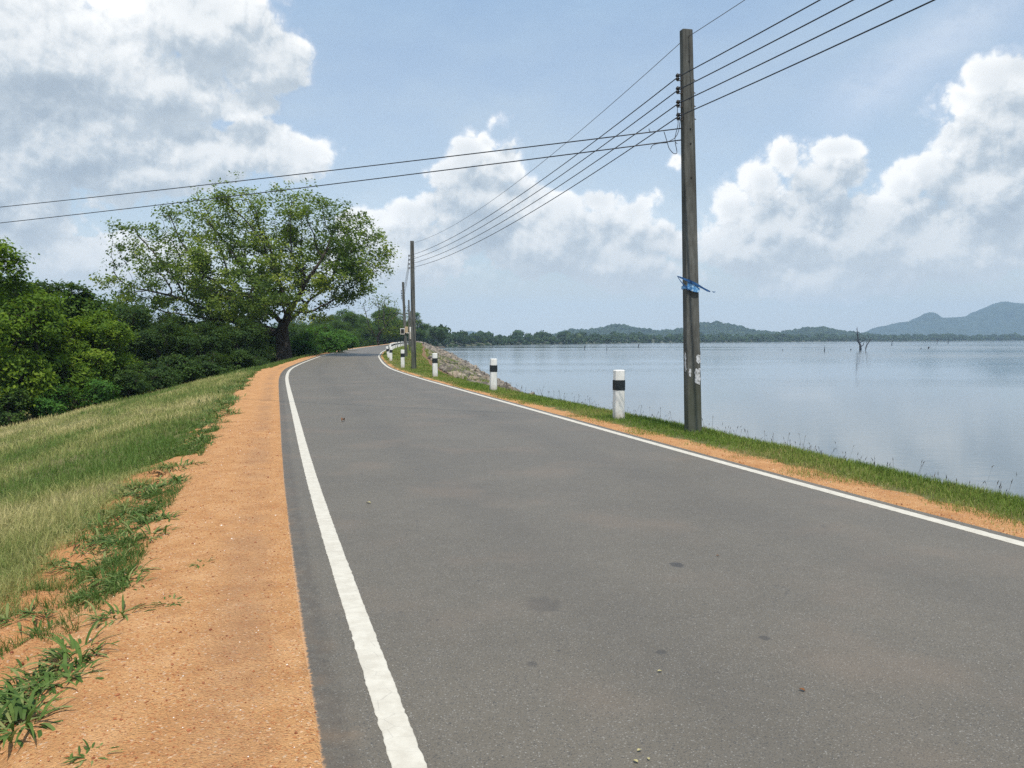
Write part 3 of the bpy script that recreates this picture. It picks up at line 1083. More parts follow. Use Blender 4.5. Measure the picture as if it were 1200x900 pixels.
def ell_points(lobes, n, rng, shell=0.0):
    vol = np.array([l[3] * l[4] * l[5] for l in lobes], float) ** 0.8
    idx = rng.choice(len(lobes), n, p=vol / vol.sum())
    L = np.array([l[:6] for l in lobes])[idx]
    v = rng.normal(0, 1, (n, 3))
    v /= np.linalg.norm(v, axis=1, keepdims=True)
    rr = rng.uniform(shell ** 3, 1, n) ** (1 / 3)
    return L[:, :3] + v * rr[:, None] * L[:, 3:6], idx


# --- the great spreading tree beside the road
def big_tree():
    rng = np.random.default_rng(5)
    bx, by = -21.0, 75.5
    s = 0.0785                                  # metres per photo pixel at this distance

    def lp(px, py, rx, ry, dy=0.0, ryd=None, dens=1.0):
        return ((px - 331) * s, dy, (430 - py) * s, rx * s, (ryd if ryd else max(rx, ry) * 0.9) * s, ry * s, dens)
    lobes = [lp(318, 252, 62, 40, 0, 70), lp(275, 262, 60, 42, -1, 80), lp(372, 262, 52, 38, 1, 70), lp(230, 262, 48, 36, 1, 70), lp(412, 285, 46, 38, 0, 60),
             lp(433, 305, 28, 40, -1, 50), lp(405, 325, 46, 28, -2, 60), lp(180, 290, 48, 36, 0, 60), lp(157, 330, 34, 36, -1, 50), lp(165, 372, 34, 26, -2, 50),
             lp(212, 330, 50, 34, -3, 60), lp(235, 368, 48, 26, -3, 50), lp(300, 320, 75, 44, -5, 70), lp(320, 350, 66, 28, -7, 50), lp(345, 300, 70, 40, 4, 80),
             lp(260, 330, 60, 40, 5, 70), lp(375, 345, 45, 22, 2, 50), lp(270, 380, 50, 20, -4, 50), lp(352, 368, 36, 14, -3, 35), lp(150, 392, 36, 20, -3, 40), lp(185, 378, 45, 22, -4, 40), lp(150, 385, 40, 22, -3, 40), lp(200, 395, 50, 18, 2, 50), lp(248, 395, 45, 18, 3, 50)]
    att, _ = ell_points(lobes, 3300, rng, 0.40)
    trunk = [(0, 0, -0.6), (0.0, 0, 0.4), (-0.05, 0, 1.2), (-0.1, 0, 2.0), (-0.1, 0, 2.8), (-0.1, -0.1, 3.3)]
    P, par = space_colonize(att, None, 0.5, 4.5, 0.85, trunk, 150, rng)
    me, r, kids = skeleton_mesh('big_tree_trunk', P, par, 0.017, 0.57, 0.62, 7)
    root = empty('rain_tree', (bx, by, float(ground_z(by, uo(bx, by))) - 0.1))
    # flare at the foot
    mbt = MB()
    rings = []
    for z, rad in ((-1.2, 1.25), (-0.2, 1.02), (0.3, 0.86), (0.9, 0.74), (1.7, 0.66), (2.4, 0.60), (3.0, 0.54), (3.6, 0.40)):
        ph = [rad * (1 + 0.12 * math.sin(3 * a + 1) + 0.06 * math.sin(5 * a + z) + (0.10 * math.sin(7 * a) if z < 0.5 else 0)) for a in np.linspace(0, 2 * PI, 15)[:-1]]
        rings.append([(math.cos(a) * q - 0.04 * z, math.sin(a) * q, z) for a, q in zip(np.linspace(0, 2 * PI, 15)[:-1], ph)])
    mbt.prism(rings)
    mbt.build('trunk', M['bark'], root, True)
    link('limbs', me, M['bark'], root)
    # leaves round thin twigs
    thin = np.where((r < 0.055) & (np.arange(len(P)) > 8))[0]
    per = 46
    tips = thin[kids[thin] == 0]
    rest = thin[kids[thin] > 0]
    cen = np.concatenate([P[tips], P[tips] + rng.normal(0, 0.45, (len(tips), 3)), P[rest[rng.random(len(rest)) < 0.30]]])
    idx = np.repeat(np.arange(len(cen)), 62)
    C = cen[idx] + rng.normal(0, 1, (len(idx), 3)) * np.array([0.40, 0.40, 0.22])
    # fewer leaves in the crown's top, where the limbs show against the sky
    hh = C[:, 2]
    clump = vnoise(C[:, 0] * 0.8 + 40, C[:, 2] * 0.8 + C[:, 1] * 0.5 + 40, 3)
    keepp = np.interp(hh, [3, 8, 11, 14, 17], [1.0, 1.0, 0.9, 0.6, 0.45]) * np.interp(clump, [0.25, 0.5], [0.12, 1.0])
    left_bare = ((C[:, 0] < -6) & (hh > 8.0))
    keepp = np.where(left_bare, keepp * 0.6, keepp)
    k = rng.random(len(C)) < keepp
    C = C[k]
    out = C - np.array([0, 0, 5.0])
    N = out / np.linalg.norm(out, axis=1, keepdims=True) * 0.6 + np.array([0, 0, 0.7])
    cl = fbm(C[:, 0] * 0.45 + 30, C[:, 2] * 0.5 + C[:, 1] * 0.45 + 30, 8, 3)
    tint = np.clip((cl - 0.5) * 2.2 + 0.45 + rng.normal(0, 0.14, len(C)), 0, 1)
    V, F, T = leaf_quads(C, N, rng.uniform(0.18, 0.36, len(C)), tint, 0.6, rng)
    link('crown', np_mesh('big_tree_crown', V, F, {'tint': T}), M['leafA'], root)
    put_props(root, 'huge spreading tree with thick dark trunk at the left bend of the road', 'tree')
    print('big tree nodes', len(P), 'leaves', len(C))
    return root


big_tree()


# --- bushy trees: lobes of leaf clumps on limbs
def bushy_mesh(seed, R, H, base, nl, clumps, leaves, lsize, squash=0.75, gap=0.0, low=True):
    rng = np.random.default_rng(seed)
    lobes = []
    for i in range(nl):
        a = rng.uniform(0, 2 * PI)
        t = rng.random()
        z = base + (H - base) * (0.12 + 0.78 * t)
        rad = R * (0.75 if low else 0.6) * math.sqrt(max(0.05, 1 - (1.75 * (t - 0.42)) ** 2)) * rng.uniform(0.35, 1.0)
        lr = R * rng.uniform(0.26, 0.46) * (1 - 0.25 * t)
        lobes.append((math.cos(a) * rad, math.sin(a) * rad, z, lr, lr, lr * squash))
    lobes.append((0, 0, H - R * 0.3, R * 0.35, R * 0.35, R * 0.3))
    L = np.array(lobes)
    cc, idx = ell_points(lobes, clumps, rng, 0.72)
    n = clumps * leaves
    ci = np.repeat(np.arange(clumps), leaves)
    cs = R * 0.062
    C = cc[ci] + rng.normal(0, 1, (n, 3)) * np.array([cs, cs, cs * 0.7])
    if low:
        C = C[C[:, 2] > 0.0]
    nn = len(C)
    ctr = L[idx][ci][:len(C), :3] if nn == n else None
    out = C - np.array([0, 0, base + (H - base) * 0.35])
    N = out / (np.linalg.norm(out, axis=1, keepdims=True) + 1e-6) * 0.7 + np.array([0, 0, 0.6])
    cl = rng.normal(0, 0.16, clumps)
    lt = rng.normal(0, 0.12, len(lobes))
    base_t = 0.45 + np.repeat(cl + lt[idx], leaves)
    if nn != n:
        base_t = 0.45 + (fbm(C[:, 0] * 1.2 + 20, C[:, 2] * 1.2 + C[:, 1] + 20, seed, 3) - 0.5) * 1.3
    tint = np.clip(base_t + rng.normal(0, 0.13, nn), 0, 1)
    V, F, T = leaf_quads(C, N, rng.uniform(0.7, 1.3, nn) * lsize, tint, 0.55, rng)
    crown = np_mesh('crown_mesh', V, F, {'tint': T})
    # trunk and limbs
    pts, par = [np.array([0, 0, -0.5]), np.array([0, 0, 0.3]), np.array([rng.normal(0, .1), rng.normal(0, .1), base * 0.5 + 0.6])], [-1, 0, 1]
    hub = 2
    for l in lobes:
        c = np.array(l[:3])
        st = pts[hub] + np.array([0, 0, max(0, (c[2] - pts[hub][2]) * rng.uniform(0.0, 0.4))])
        pts.append(st); par.append(hub)
        last = len(pts) - 1
        for q in (0.35, 0.7, 1.0):
            p = st + (c - st) * q + np.array([0, 0, 0.25 * math.sin(q * PI)]) + rng.normal(0, 0.05 * R / 3, 3)
            pts.append(p); par.append(last)
            last = len(pts) - 1
        tips = cc[idx == lobes.index(l)][:9]
        for tp in tips:
            pts.append((pts[last] + tp) / 2 + rng.normal(0, 0.05, 3)); par.append(last)
            pts.append(tp); par.append(len(pts) - 2)
    me, _, _ = skeleton_mesh('trunk_mesh', np.array(pts), np.array(par), 0.016 * R / 3, 0.52, 0.3, 6)
    return me, crown


def make_tree(proto, leafmat, name, loc, rz, sc, bark='bark', **props):
    tr, cr = proto
    root = empty(name, loc, rz)
    root.scale = (sc, sc, sc) if not hasattr(sc, '__len__') else sc
    t = link('trunk', tr, None, root)
    if not tr.materials:
        tr.materials.append(M[bark])
    c = link('crown', cr, None, root)
    if not cr.materials:
        cr.materials.append(None)
    c.material_slots[0].link = 'OBJECT'
    c.material_slots[0].material = M[leafmat]
    put_props(root, **props)
    return root


PROTO = [bushy_mesh(21, 3.6, 8.0, 1.0, 17, 640, 36, 0.19),
         bushy_mesh(22, 4.2, 7.2, 0.8, 19, 640, 32, 0.24),
         bushy_mesh(23, 3.2, 8.8, 1.6, 14, 460, 30, 0.25, 0.85, low=False),
         bushy_mesh(24, 3.8, 6.4, 0.4, 16, 600, 36, 0.21)]
BUSH = [bushy_mesh(31, 2.0, 2.2, 0.1, 14, 260, 18, 0.17, 0.7),
        bushy_mesh(32, 1.7, 1.7, 0.1, 12, 220, 18, 0.15, 0.7)]


def at_px(px, d):
    """ground point in the direction of photo column px at forward distance d"""
    x = (px - 600) / FPX * d
    return x, d


def gz(x, y):
    return float(ground_z(y, uo(x, y)))


rt = random.Random(4)
# px, distance, prototype, scale, leaf, name, label, group
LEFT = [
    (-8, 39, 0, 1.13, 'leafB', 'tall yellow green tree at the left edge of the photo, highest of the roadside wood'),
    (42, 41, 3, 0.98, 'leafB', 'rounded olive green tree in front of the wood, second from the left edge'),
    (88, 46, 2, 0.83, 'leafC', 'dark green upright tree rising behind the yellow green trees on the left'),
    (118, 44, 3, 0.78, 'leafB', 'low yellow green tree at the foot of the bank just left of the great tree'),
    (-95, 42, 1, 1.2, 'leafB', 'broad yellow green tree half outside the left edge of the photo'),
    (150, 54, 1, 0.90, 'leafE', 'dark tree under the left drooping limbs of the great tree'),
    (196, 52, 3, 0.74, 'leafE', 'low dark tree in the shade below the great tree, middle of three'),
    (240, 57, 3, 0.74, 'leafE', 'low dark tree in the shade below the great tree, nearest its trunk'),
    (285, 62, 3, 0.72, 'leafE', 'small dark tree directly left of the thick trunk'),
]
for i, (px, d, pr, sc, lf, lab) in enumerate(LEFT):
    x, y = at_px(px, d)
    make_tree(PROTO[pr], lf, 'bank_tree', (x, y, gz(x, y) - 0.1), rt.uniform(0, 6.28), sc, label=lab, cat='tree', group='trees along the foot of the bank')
k = 0
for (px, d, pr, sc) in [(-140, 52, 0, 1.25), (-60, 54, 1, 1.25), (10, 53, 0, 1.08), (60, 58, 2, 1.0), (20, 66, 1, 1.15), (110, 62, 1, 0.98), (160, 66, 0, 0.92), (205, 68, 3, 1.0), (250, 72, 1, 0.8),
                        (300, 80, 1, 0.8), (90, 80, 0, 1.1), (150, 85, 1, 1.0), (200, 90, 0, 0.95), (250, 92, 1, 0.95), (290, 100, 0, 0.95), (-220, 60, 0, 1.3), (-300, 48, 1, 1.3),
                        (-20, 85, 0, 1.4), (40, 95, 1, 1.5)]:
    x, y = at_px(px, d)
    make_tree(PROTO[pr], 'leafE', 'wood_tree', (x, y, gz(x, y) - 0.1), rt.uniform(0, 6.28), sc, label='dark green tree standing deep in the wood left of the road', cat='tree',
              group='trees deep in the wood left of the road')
# bushes at the foot of the bank
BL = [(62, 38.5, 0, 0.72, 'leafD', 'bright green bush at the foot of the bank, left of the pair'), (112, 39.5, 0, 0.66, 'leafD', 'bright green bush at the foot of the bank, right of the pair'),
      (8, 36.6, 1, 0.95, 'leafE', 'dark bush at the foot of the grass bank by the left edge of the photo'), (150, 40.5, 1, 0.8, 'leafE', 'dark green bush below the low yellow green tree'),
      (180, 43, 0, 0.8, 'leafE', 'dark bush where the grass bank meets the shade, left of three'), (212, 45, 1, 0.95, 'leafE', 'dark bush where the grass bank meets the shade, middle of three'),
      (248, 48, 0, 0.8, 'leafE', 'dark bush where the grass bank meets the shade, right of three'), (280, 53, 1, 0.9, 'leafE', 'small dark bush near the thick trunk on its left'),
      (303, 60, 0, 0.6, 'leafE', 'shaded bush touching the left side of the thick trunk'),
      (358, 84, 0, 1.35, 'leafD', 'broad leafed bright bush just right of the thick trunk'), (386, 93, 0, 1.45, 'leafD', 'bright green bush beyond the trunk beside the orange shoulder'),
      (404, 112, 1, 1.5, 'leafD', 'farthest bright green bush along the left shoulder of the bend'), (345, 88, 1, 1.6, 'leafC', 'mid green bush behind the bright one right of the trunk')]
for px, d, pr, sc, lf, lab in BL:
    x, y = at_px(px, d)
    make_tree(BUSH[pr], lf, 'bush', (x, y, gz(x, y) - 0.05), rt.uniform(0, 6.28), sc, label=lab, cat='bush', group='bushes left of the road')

# trees round the end of the bend
def bend_tree():
    rng = np.random.default_rng(17)
    x, y = at_px(443, 186)
    s = 0.225
    lobes = [((px - 444) * s, dy, (408 - py) * s, rx * s, rx * s, ry * s) for px, py, rx, ry, dy in
             [(440, 364, 12, 7, 0), (425, 368, 6, 5, 0), (452, 362, 14, 7, 1), (456, 376, 12, 9, -1), (446, 384, 12, 8, -1), (466, 378, 11, 10, 1), (436, 392, 7, 6, -1), (460, 392, 14, 8, 0),
              (475, 384, 10, 12, 2)]]
    att, _ = ell_points(lobes, 520, rng, 0.3)
    P, par = space_colonize(att, None, 0.5, 6, 0.9, [(0, 0, -.5), (0.1, 0, .6), (0.05, 0, 1.4), (0.1, 0, 2.0)], 80, rng)
    me, r, kids = skeleton_mesh('bend_tree_limbs', P, par, 0.035, 0.5, 0.62, 6)
    root = empty('bare_topped_tree', (x, y, 0.0 + gz(x, y)))
    root.location.z = gz(x, y) - 0.1
    link('trunk', me, M['bark'], root)
    thin = np.where((r < 0.09) & (np.arange(len(P)) > 6))[0]
    idx = np.repeat(thin, 16)
    C = P[idx] + rng.normal(0, 0.42, (len(idx), 3))
    dens = np.interp(C[:, 2], [2, 5, 6.2, 7.5], [1, 0.9, 0.3, 0.25]) * np.interp(C[:, 0], [-3.5, -1, 1], [0.35, 0.5, 1.0])
    C = C[rng.random(len(C)) < dens]
    V, F, T = leaf_quads(C, np.tile([0, 0, 0.8], (len(C), 1)), rng.uniform(0.3, 0.55, len(C)), np.clip(rng.normal(0.4, 0.2, len(C)), 0, 1), 0.6, rng)
    link('crown', np_mesh('bend_tree_crown', V, F, {'tint': T}), M['leafA'], root)
    put_props(root, 'half bare tree with thin upper twigs where the road bends out of sight', 'tree')


bend_tree()
for px, d, pr, sc, lab in [(458, 330, 1, 1.9, 'dense dark tree behind the farther lamp-less poles at the end of the bend'), (451, 240, 3, 1.75, 'low dark tree right of the half bare tree at the bend'),
                           (487, 340, 0, 1.6, 'small dark tree right of the second utility pole, by the lake'), (500, 390, 1, 1.6, 'small dark tree at the lake end of the embankment')]:
    x, y = at_px(px, d)
    make_tree(PROTO[pr], 'leafC', 'bend_tree', (x, y, min(gz(x, y), -0.2)), rt.uniform(0, 6.28), sc, label=lab.replace('lamp-less ', ''), cat='tree', group='trees round the end of the bend')
for px, d, pr, sc in [(345, 135, 3, 1.1), (362, 150, 1, 1.0), (380, 165, 0, 0.95), (398, 180, 1, 1.1), (372, 200, 1, 1.3), (412, 205, 0, 1.3), (425, 225, 1, 1.25), (350, 230, 1, 1.3), (392, 250, 0, 1.5),
                      (408, 270, 1, 1.9), (422, 300, 0, 1.7), (435, 260, 1, 1.2), (440, 300, 3, 1.5), (380, 320, 1, 1.7), (340, 300, 0, 1.6), (452, 330, 0, 1.4)]:
    x, y = at_px(px, d)
    make_tree(PROTO[pr], 'leafC', 'distant_tree', (x, y, gz(x, y) - 0.2), rt.uniform(0, 6.28), sc, label='distant tree of the wood beyond the bushes, right of the thick trunk', cat='tree',
              group='distant trees beyond the bend')


# --- far woodland: crowns as lumpy shells of foliage
def crown_mass(name, pts, rad, seed, label, nq=46):
    rng = np.random.default_rng(seed)
    bm = bmesh.new()
    bmesh.ops.create_icosphere(bm, subdivisions=1, radius=1.0)
    iv = np.array([v.co[:] for v in bm.verts])
    if_ = np.array([[v.index for v in f.verts] for f in bm.faces])
    bm.free()
    n = len(pts)
    jit = rng.uniform(0.72, 1.1, (n, len(iv), 1))
    V1 = pts[:, None, :] + iv[None] * jit * rad[:, None, None] * np.array([1, 1, 0.85])
    F1 = (np.arange(n)[:, None, None] * len(iv) + if_[None]).reshape(-1, 3)
    t0 = np.clip(rng.normal(0.4, 0.22, n), 0, 1)
    T1 = np.repeat(t0, len(iv))
    ci = np.repeat(np.arange(n), nq)
    v = rng.normal(0, 1, (len(ci), 3))
    v /= np.linalg.norm(v, axis=1, keepdims=True)
    v[:, 2] = np.abs(v[:, 2]) * 0.9 - 0.1
    C = pts[ci] + v * rad[ci][:, None] * rng.uniform(0.85, 1.15, (len(ci), 1)) * np.array([1, 1, 0.85])
    V2, F2, T2 = leaf_quads(C, v, rad[ci] * rng.uniform(0.25, 0.5, len(ci)), np.clip(t0[ci] + rng.normal(0, 0.2, len(ci)), 0, 1), 0.7, rng)
    V = np.concatenate([V1.reshape(-1, 3), V2])
    o = link(name, np_mesh(name, V, [F1, F2 + n * len(iv)], {'tint': np.concatenate([T1, T2])}), M['leafF'])
    put_props(o, label=label, kind='stuff')
    return o


rng = np.random.default_rng(41)
xs_, pts, rad = [], [], []
for row, (off, step, hgt) in enumerate([(0.5, 4.0, 0.42), (4, 6.0, 0.75), (12, 8, 0.95), (26, 10, 1.15), (60, 16, 1.3)]):
    x = -140.0
    while x < 1900:
        far = 1 + max(0, x) / 900
        y = float(shore_y(x)) + off * far
        r = rng.uniform(2.0, 4.6) * hgt * (1 + max(0, x) / 1700)
        z = -2.6 + r * rng.uniform(0.55, 0.95) + (hgt - 0.7) * 4.5
        pts.append((x + rng.normal(0, 2), y + rng.normal(0, 3) * far, z))
        rad.append(r)
        x += step * rng.uniform(0.5, 1.2) * (0.62 if x < 160 else 0.8) * (1 + max(0, x) / 1700)
crown_mass('far_woodland', np.array(pts), np.array(rad), 3, 'band of trees along the far shore of the lake')
# woods closing the land on the left and behind the bend
pts, rad = [], []
for _ in range(900):
    d = rng.uniform(330, 950)
    px = rng.uniform(-500, 520)
    x = (px - 600) / FPX * d
    if x > -50 and d > 430:
        continue
    r = rng.uniform(3.5, 6.5)
    pts.append((x, d, -2.5 + r * 0.6 + rng.uniform(0, 3.5) + max(0, (d - 500)) * 0.012))
    rad.append(r)
crown_mass('inland_woodland', np.array(pts), np.array(rad), 4, 'distant woodland on the low land left of the road')
# tree tops on the hills
pts, rad = [], []
for (o, hx, top, D) in (H1,):
    me = o.data
    co = np.zeros(len(me.vertices) * 3, dtype=np.float32)
    me.vertices.foreach_get('co', co)
    co = co.reshape(-1, 3)
    sel = co[(co[:, 1] < D + 60) & (co[:, 2] > 3)]
    ii = rng.choice(len(sel), min(1600, len(sel)), replace=False)
    for c in sel[ii]:
        pts.append(c + np.array([0, 0, -1.5]))
        rad.append(rng.uniform(4, 8))
crown_mass('hill_woodland', np.array(pts), np.array(rad), 6, 'woodland covering the low hills across the lake', 24)


# ------------------------------------------------------------------ grasses
def blades(X, Y, Z, h, w, tint, lean=0.35, rng=RNG, seg3=False, bend=1.0):
    n = len(X)
    a = rng.uniform(0, 2 * PI, n)
    dx, dy = np.cos(a), np.sin(a)
    la = rng.uniform(0, 2 * PI, n)
    ll = np.abs(rng.normal(0, lean, n)) * h
    lx, ly = np.cos(la) * ll, np.sin(la) * ll
    B = np.stack([X, Y, Z], -1)
    W = np.stack([dx * w / 2, dy * w / 2, np.zeros(n)], -1)
    mid = B + np.stack([lx * 0.35, ly * 0.35, h * 0.55], -1)
    tip = B + np.stack([lx * bend, ly * bend, h * (1 - 0.25 * ll / (h + 1e-6))], -1)
    V = np.stack([B - W, B + W, mid + W * 0.75, mid - W * 0.75, tip], 1).reshape(-1, 3)
    i = np.arange(n) * 5
    F4 = np.stack([i, i + 1, i + 2, i + 3], -1)
    F3 = np.stack([i + 3, i + 2, i + 4], -1)
    return V, F4, F3, np.repeat(tint, 5)


def scatter_grass(name, n, yr, ufun, hfun, tfun, mat, wmin, wk, lean, label, seed, power=2.0, keep=None):
    rng = np.random.default_rng(seed)
    t = rng.random(n)
    y0, y1 = yr
    # density falls with distance
    Y = (y0 ** (1 - power) + t * (y1 ** (1 - power) - y0 ** (1 - power))) ** (1 / (1 - power)) if power != 1 else y0 * (y1 / y0) ** t
    U = ufun(Y, rng)
    X = wx(Y, U)
    if keep is not None:
        k = keep(X, Y, U, rng)
        X, Y, U = X[k], Y[k], U[k]
    Z = ground_z(Y, U) - 0.01
    d = np.hypot(X, Y)
    h = hfun(X, Y, U, rng)
    tint = np.clip(tfun(X, Y, U, rng), 0, 1)
    w = np.maximum(wmin, d * wk) * rng.uniform(0.7, 1.3, len(X))
    V, F4, F3, T = blades(X, Y, Z, h, w, tint, lean, rng)
    o = link(name, np_mesh(name, V, [F4, F3], {'tint': T}), M[mat])
    put_props(o, label=label, kind='stuff')
    return o


# pale grass over the whole bank
def in_bank(X, Y, U, rng):
    return (U < edge_left(X, Y)) & ((X / np.maximum(Y, 0.5)) > -0.95)


def bank_t(X, Y, U, r):
    patch = fbm(X * 0.35 + 9, Y * 0.35, 31, 4)
    g = fbm(X * 0.9 + 9, Y * 0.35, 35, 3)
    base = 0.44 + (patch - 0.5) * 1.6 + (g - 0.5) * 1.1 + r.normal(0, 0.16, len(X))
    base += np.interp(-U, [4.3, 5.0, 8, 11, 15], [-0.30, -0.06, 0.05, 0.20, 0.42])
    # greener strip part way down the bank
    base -= 0.38 * np.exp(-((-U - 8.2 + 0.8 * np.sin(Y * 0.35)) / 0.55) ** 2) * (Y > 12)
    return base


scatter_grass('bank_grass', 260000, (2.6, 62), lambda Y, r: -4.2 - r.random(len(Y)) ** 1.35 * np.interp(Y, [2, 8, 25, 60], [3.5, 8, 22, 16]),
              lambda X, Y, U, r: (0.07 + 0.14 * r.random(len(X))) * np.interp(-U, [4.3, 5.2], [0.55, 1.0]) * np.interp(fbm(X * .6, Y * .6, 40, 3), [0.3, 0.7], [0.75, 1.25]),
              bank_t, 'field', 0.003, 0.00055, 0.75, 'pale seeding grass covering the bank left of the dirt shoulder', 51, 1.25, in_bank)
# short green growth fringing the dirt
scatter_grass('fringe_grass', 30000, (2.4, 46), lambda Y, r: -3.95 - np.abs(r.normal(0, 0.42, len(Y))),
              lambda X, Y, U, r: 0.03 + 0.10 * r.random(len(X)),
              lambda X, Y, U, r: 0.35 + r.normal(0, 0.2, len(X)), 'weed', 0.004, 0.0006, 0.9, 'short bright green grass creeping over the edge of the dirt shoulder', 52, 1.3,
              lambda X, Y, U, r: (fbm(X * 1.9 + 3, Y * 1.1, 61, 4) > np.interp(-U, [3.7, 4.0, 4.5, 5.2], [0.72, 0.60, 0.55, 0.50]) + np.interp(Y, [3, 8], [0.10, 0.0])) & (U < -3.72))
# verge on the lake side
scatter_grass('verge_grass', 150000, (3.0, 75), lambda Y, r: 2.74 + r.random(len(Y)) * (crest(Y) + 0.55 - 2.74),
              lambda X, Y, U, r: (0.035 + 0.075 * r.random(len(X))) * np.interp(U - crest(Y), [-1.2, -0.5, 0.3], [0.5, 1.0, 1.25]),
              lambda X, Y, U, r: 0.42 + (fbm(X * 0.8, Y * 0.8, 71, 3) - 0.5) * 0.9 + r.normal(0, 0.16, len(X)) + np.interp(U - np.interp(Y, [3, 26], [3.2, 2.9]), [0, 0.35], [0.3, 0.0]) + np.interp(Y, [25, 45], [0, 0.22]),
              'verge', 0.0035, 0.00062, 0.55, 'short green grass along the verge above the lake', 53, 1.2,
              lambda X, Y, U, r: ((U - np.interp(Y, [3, 9, 26, 38, 60], [3.16, 3.12, 2.78, 2.92, 2.8])) + (fbm(X * 1.1, Y * 1.1, 81, 5) - 0.5) * 1.5 > 0.02 + 0.12 * r.normal(0, 1, len(X))) & (U < crest(Y) + np.interp(Y, [20, 34], [0.6, 0.0])))
scatter_grass('far_verge_grass', 26000, (60, 330), lambda Y, r: 2.9 + r.random(len(Y)) * (crest(Y) - 3.0),
              lambda X, Y, U, r: 0.08 + 0.10 * r.random(len(X)),
              lambda X, Y, U, r: 0.6 + (fbm(X * 0.3, Y * 0.3, 71, 3) - 0.5) * 0.8 + r.normal(0, 0.12, len(X)), 'verge', 0.02, 0.0007, 0.5,
              'grass along the verge beyond the second utility pole', 54, 1.3)
scatter_grass('crown_bank_grass', 9000, (44, 130), lambda Y, r: -3.7 - r.random(len(Y)) * 2.6, lambda X, Y, U, r: 0.12 + 0.18 * r.random(len(X)),
              lambda X, Y, U, r: 0.5 + r.normal(0, 0.2, len(X)), 'weed', 0.02, 0.0007, 0.5, 'green grass at the foot of the great tree', 55, 1.2)


# seed stalks standing above the verge against the water
def seed_stalks(n, seed):
    rng = np.random.default_rng(seed)
    V1, F1, T1, off = [], [], [], 0
    for k in range(n):
        y = 4.5 + 22 * rng.random() ** 1.3
        u = float(crest(y)) + rng.uniform(-0.35, 0.45)
        x = float(wx(y, u))
        z = float(ground_z(y, u))
        h = 0.08 + 0.22 * rng.random() ** 1.8
        lx, ly = rng.normal(0, 0.05, 2)
        d = math.hypot(x, y)
        w = max(0.0008, d * 0.00012)
        a = rng.uniform(0, PI)
        wx_, wy_ = math.cos(a) * w, math.sin(a) * w
        tip = (x + lx, y + ly, z + h)
        V1 += [(x - wx_, y - wy_, z), (x + wx_, y + wy_, z), (tip[0] + wx_, tip[1] + wy_, tip[2]), (tip[0] - wx_, tip[1] - wy_, tip[2])]
        F1.append((off, off + 1, off + 2, off + 3)); off += 4
        hw, hh = rng.uniform(0.002, 0.0045) + d * 0.0001, rng.uniform(0.02, 0.05)
        for q in range(3):
            aa = a + q * PI / 3
            cx, cy = math.cos(aa) * hw, math.sin(aa) * hw
            V1 += [(tip[0], tip[1], tip[2] - hh * 0.4), (tip[0] + cx, tip[1] + cy, tip[2] + hh * 0.15), (tip[0] + lx * .3, tip[1] + ly * .3, tip[2] + hh), (tip[0] - cx, tip[1] - cy, tip[2] + hh * 0.15)]
            F1.append((off, off + 1, off + 2, off + 3)); off += 4
    T = np.full(len(V1), 0.0) + np.repeat(rng.random(len(V1) // 4), 4) * 0.8
    o = link('seeding_grass', np_mesh('seeding_grass', np.array(V1), np.array(F1), {'tint': T}), M['seed'])
    put_props(o, label='thin seed stalks standing above the verge against the lake', kind='stuff')


seed_stalks(320, 12)


# clumps of broad weeds on the dirt: each its own thing
def weed_mesh(seed, nb, L, w, spread=0.12, flat=0.5):
    rng = np.random.default_rng(seed)
    V, F, T, off = [], [], [], 0
    for i in range(nb):
        a = rng.uniform(0, 2 * PI)
        r0 = spread * math.sqrt(rng.random())
        bx_, by_ = math.cos(a) * r0 + rng.normal(0, 0.02), math.sin(a) * r0 + rng.normal(0, 0.02)
        d = a + rng.normal(0, 0.7)
        l = L * rng.uniform(0.5, 1.15)
        el = rng.uniform(0.25, 1.25) if rng.random() > flat else rng.uniform(0.1, 0.6)
        p = np.array([bx_, by_, 0.0])
        side = np.array([-math.sin(d), math.cos(d), 0])
        n = 5
        prev = None
        t = rng.random()
        for q in range(n + 1):
            s = q / n
            ww = w * rng.uniform(0.9, 1.1) * (1 - s ** 2.2) * 0.5 * (0.6 + 0.8 * min(1, s * 3))
            V += [p - side * ww, p + side * ww]
            T += [t, t]
            if q:
                F.append((off + 2 * q - 2, off + 2 * q - 1, off + 2 * q + 1, off + 2 * q))
            e = el - 1.5 * s
            p = p + np.array([math.cos(d) * math.cos(e), math.sin(d) * math.cos(e), math.sin(e)]) * l / n
            p[2] = max(p[2], 0.004)
        off += 2 * (n + 1)
    return np_mesh('weed_mesh', np.array(V), np.array(F), {'tint': np.array(T)})


WM = [weed_mesh(1, 70, 0.26, 0.015, 0.14), weed_mesh(2, 46, 0.17, 0.011, 0.10), weed_mesh(3, 36, 0.12, 0.009, 0.08, 0.8), weed_mesh(4, 90, 0.20, 0.012, 0.20)]


def pxg(x, y, z=0.0):
    cx, cy = (x - 600) / FPX, -(y - 450) / FPX
    c, s = math.cos(PITCH), math.sin(PITCH)
    dx, dy, dz = cx, c + cy * s, -s + cy * c
    t = (z - EYE) / dz
    return dx * t, dy * t


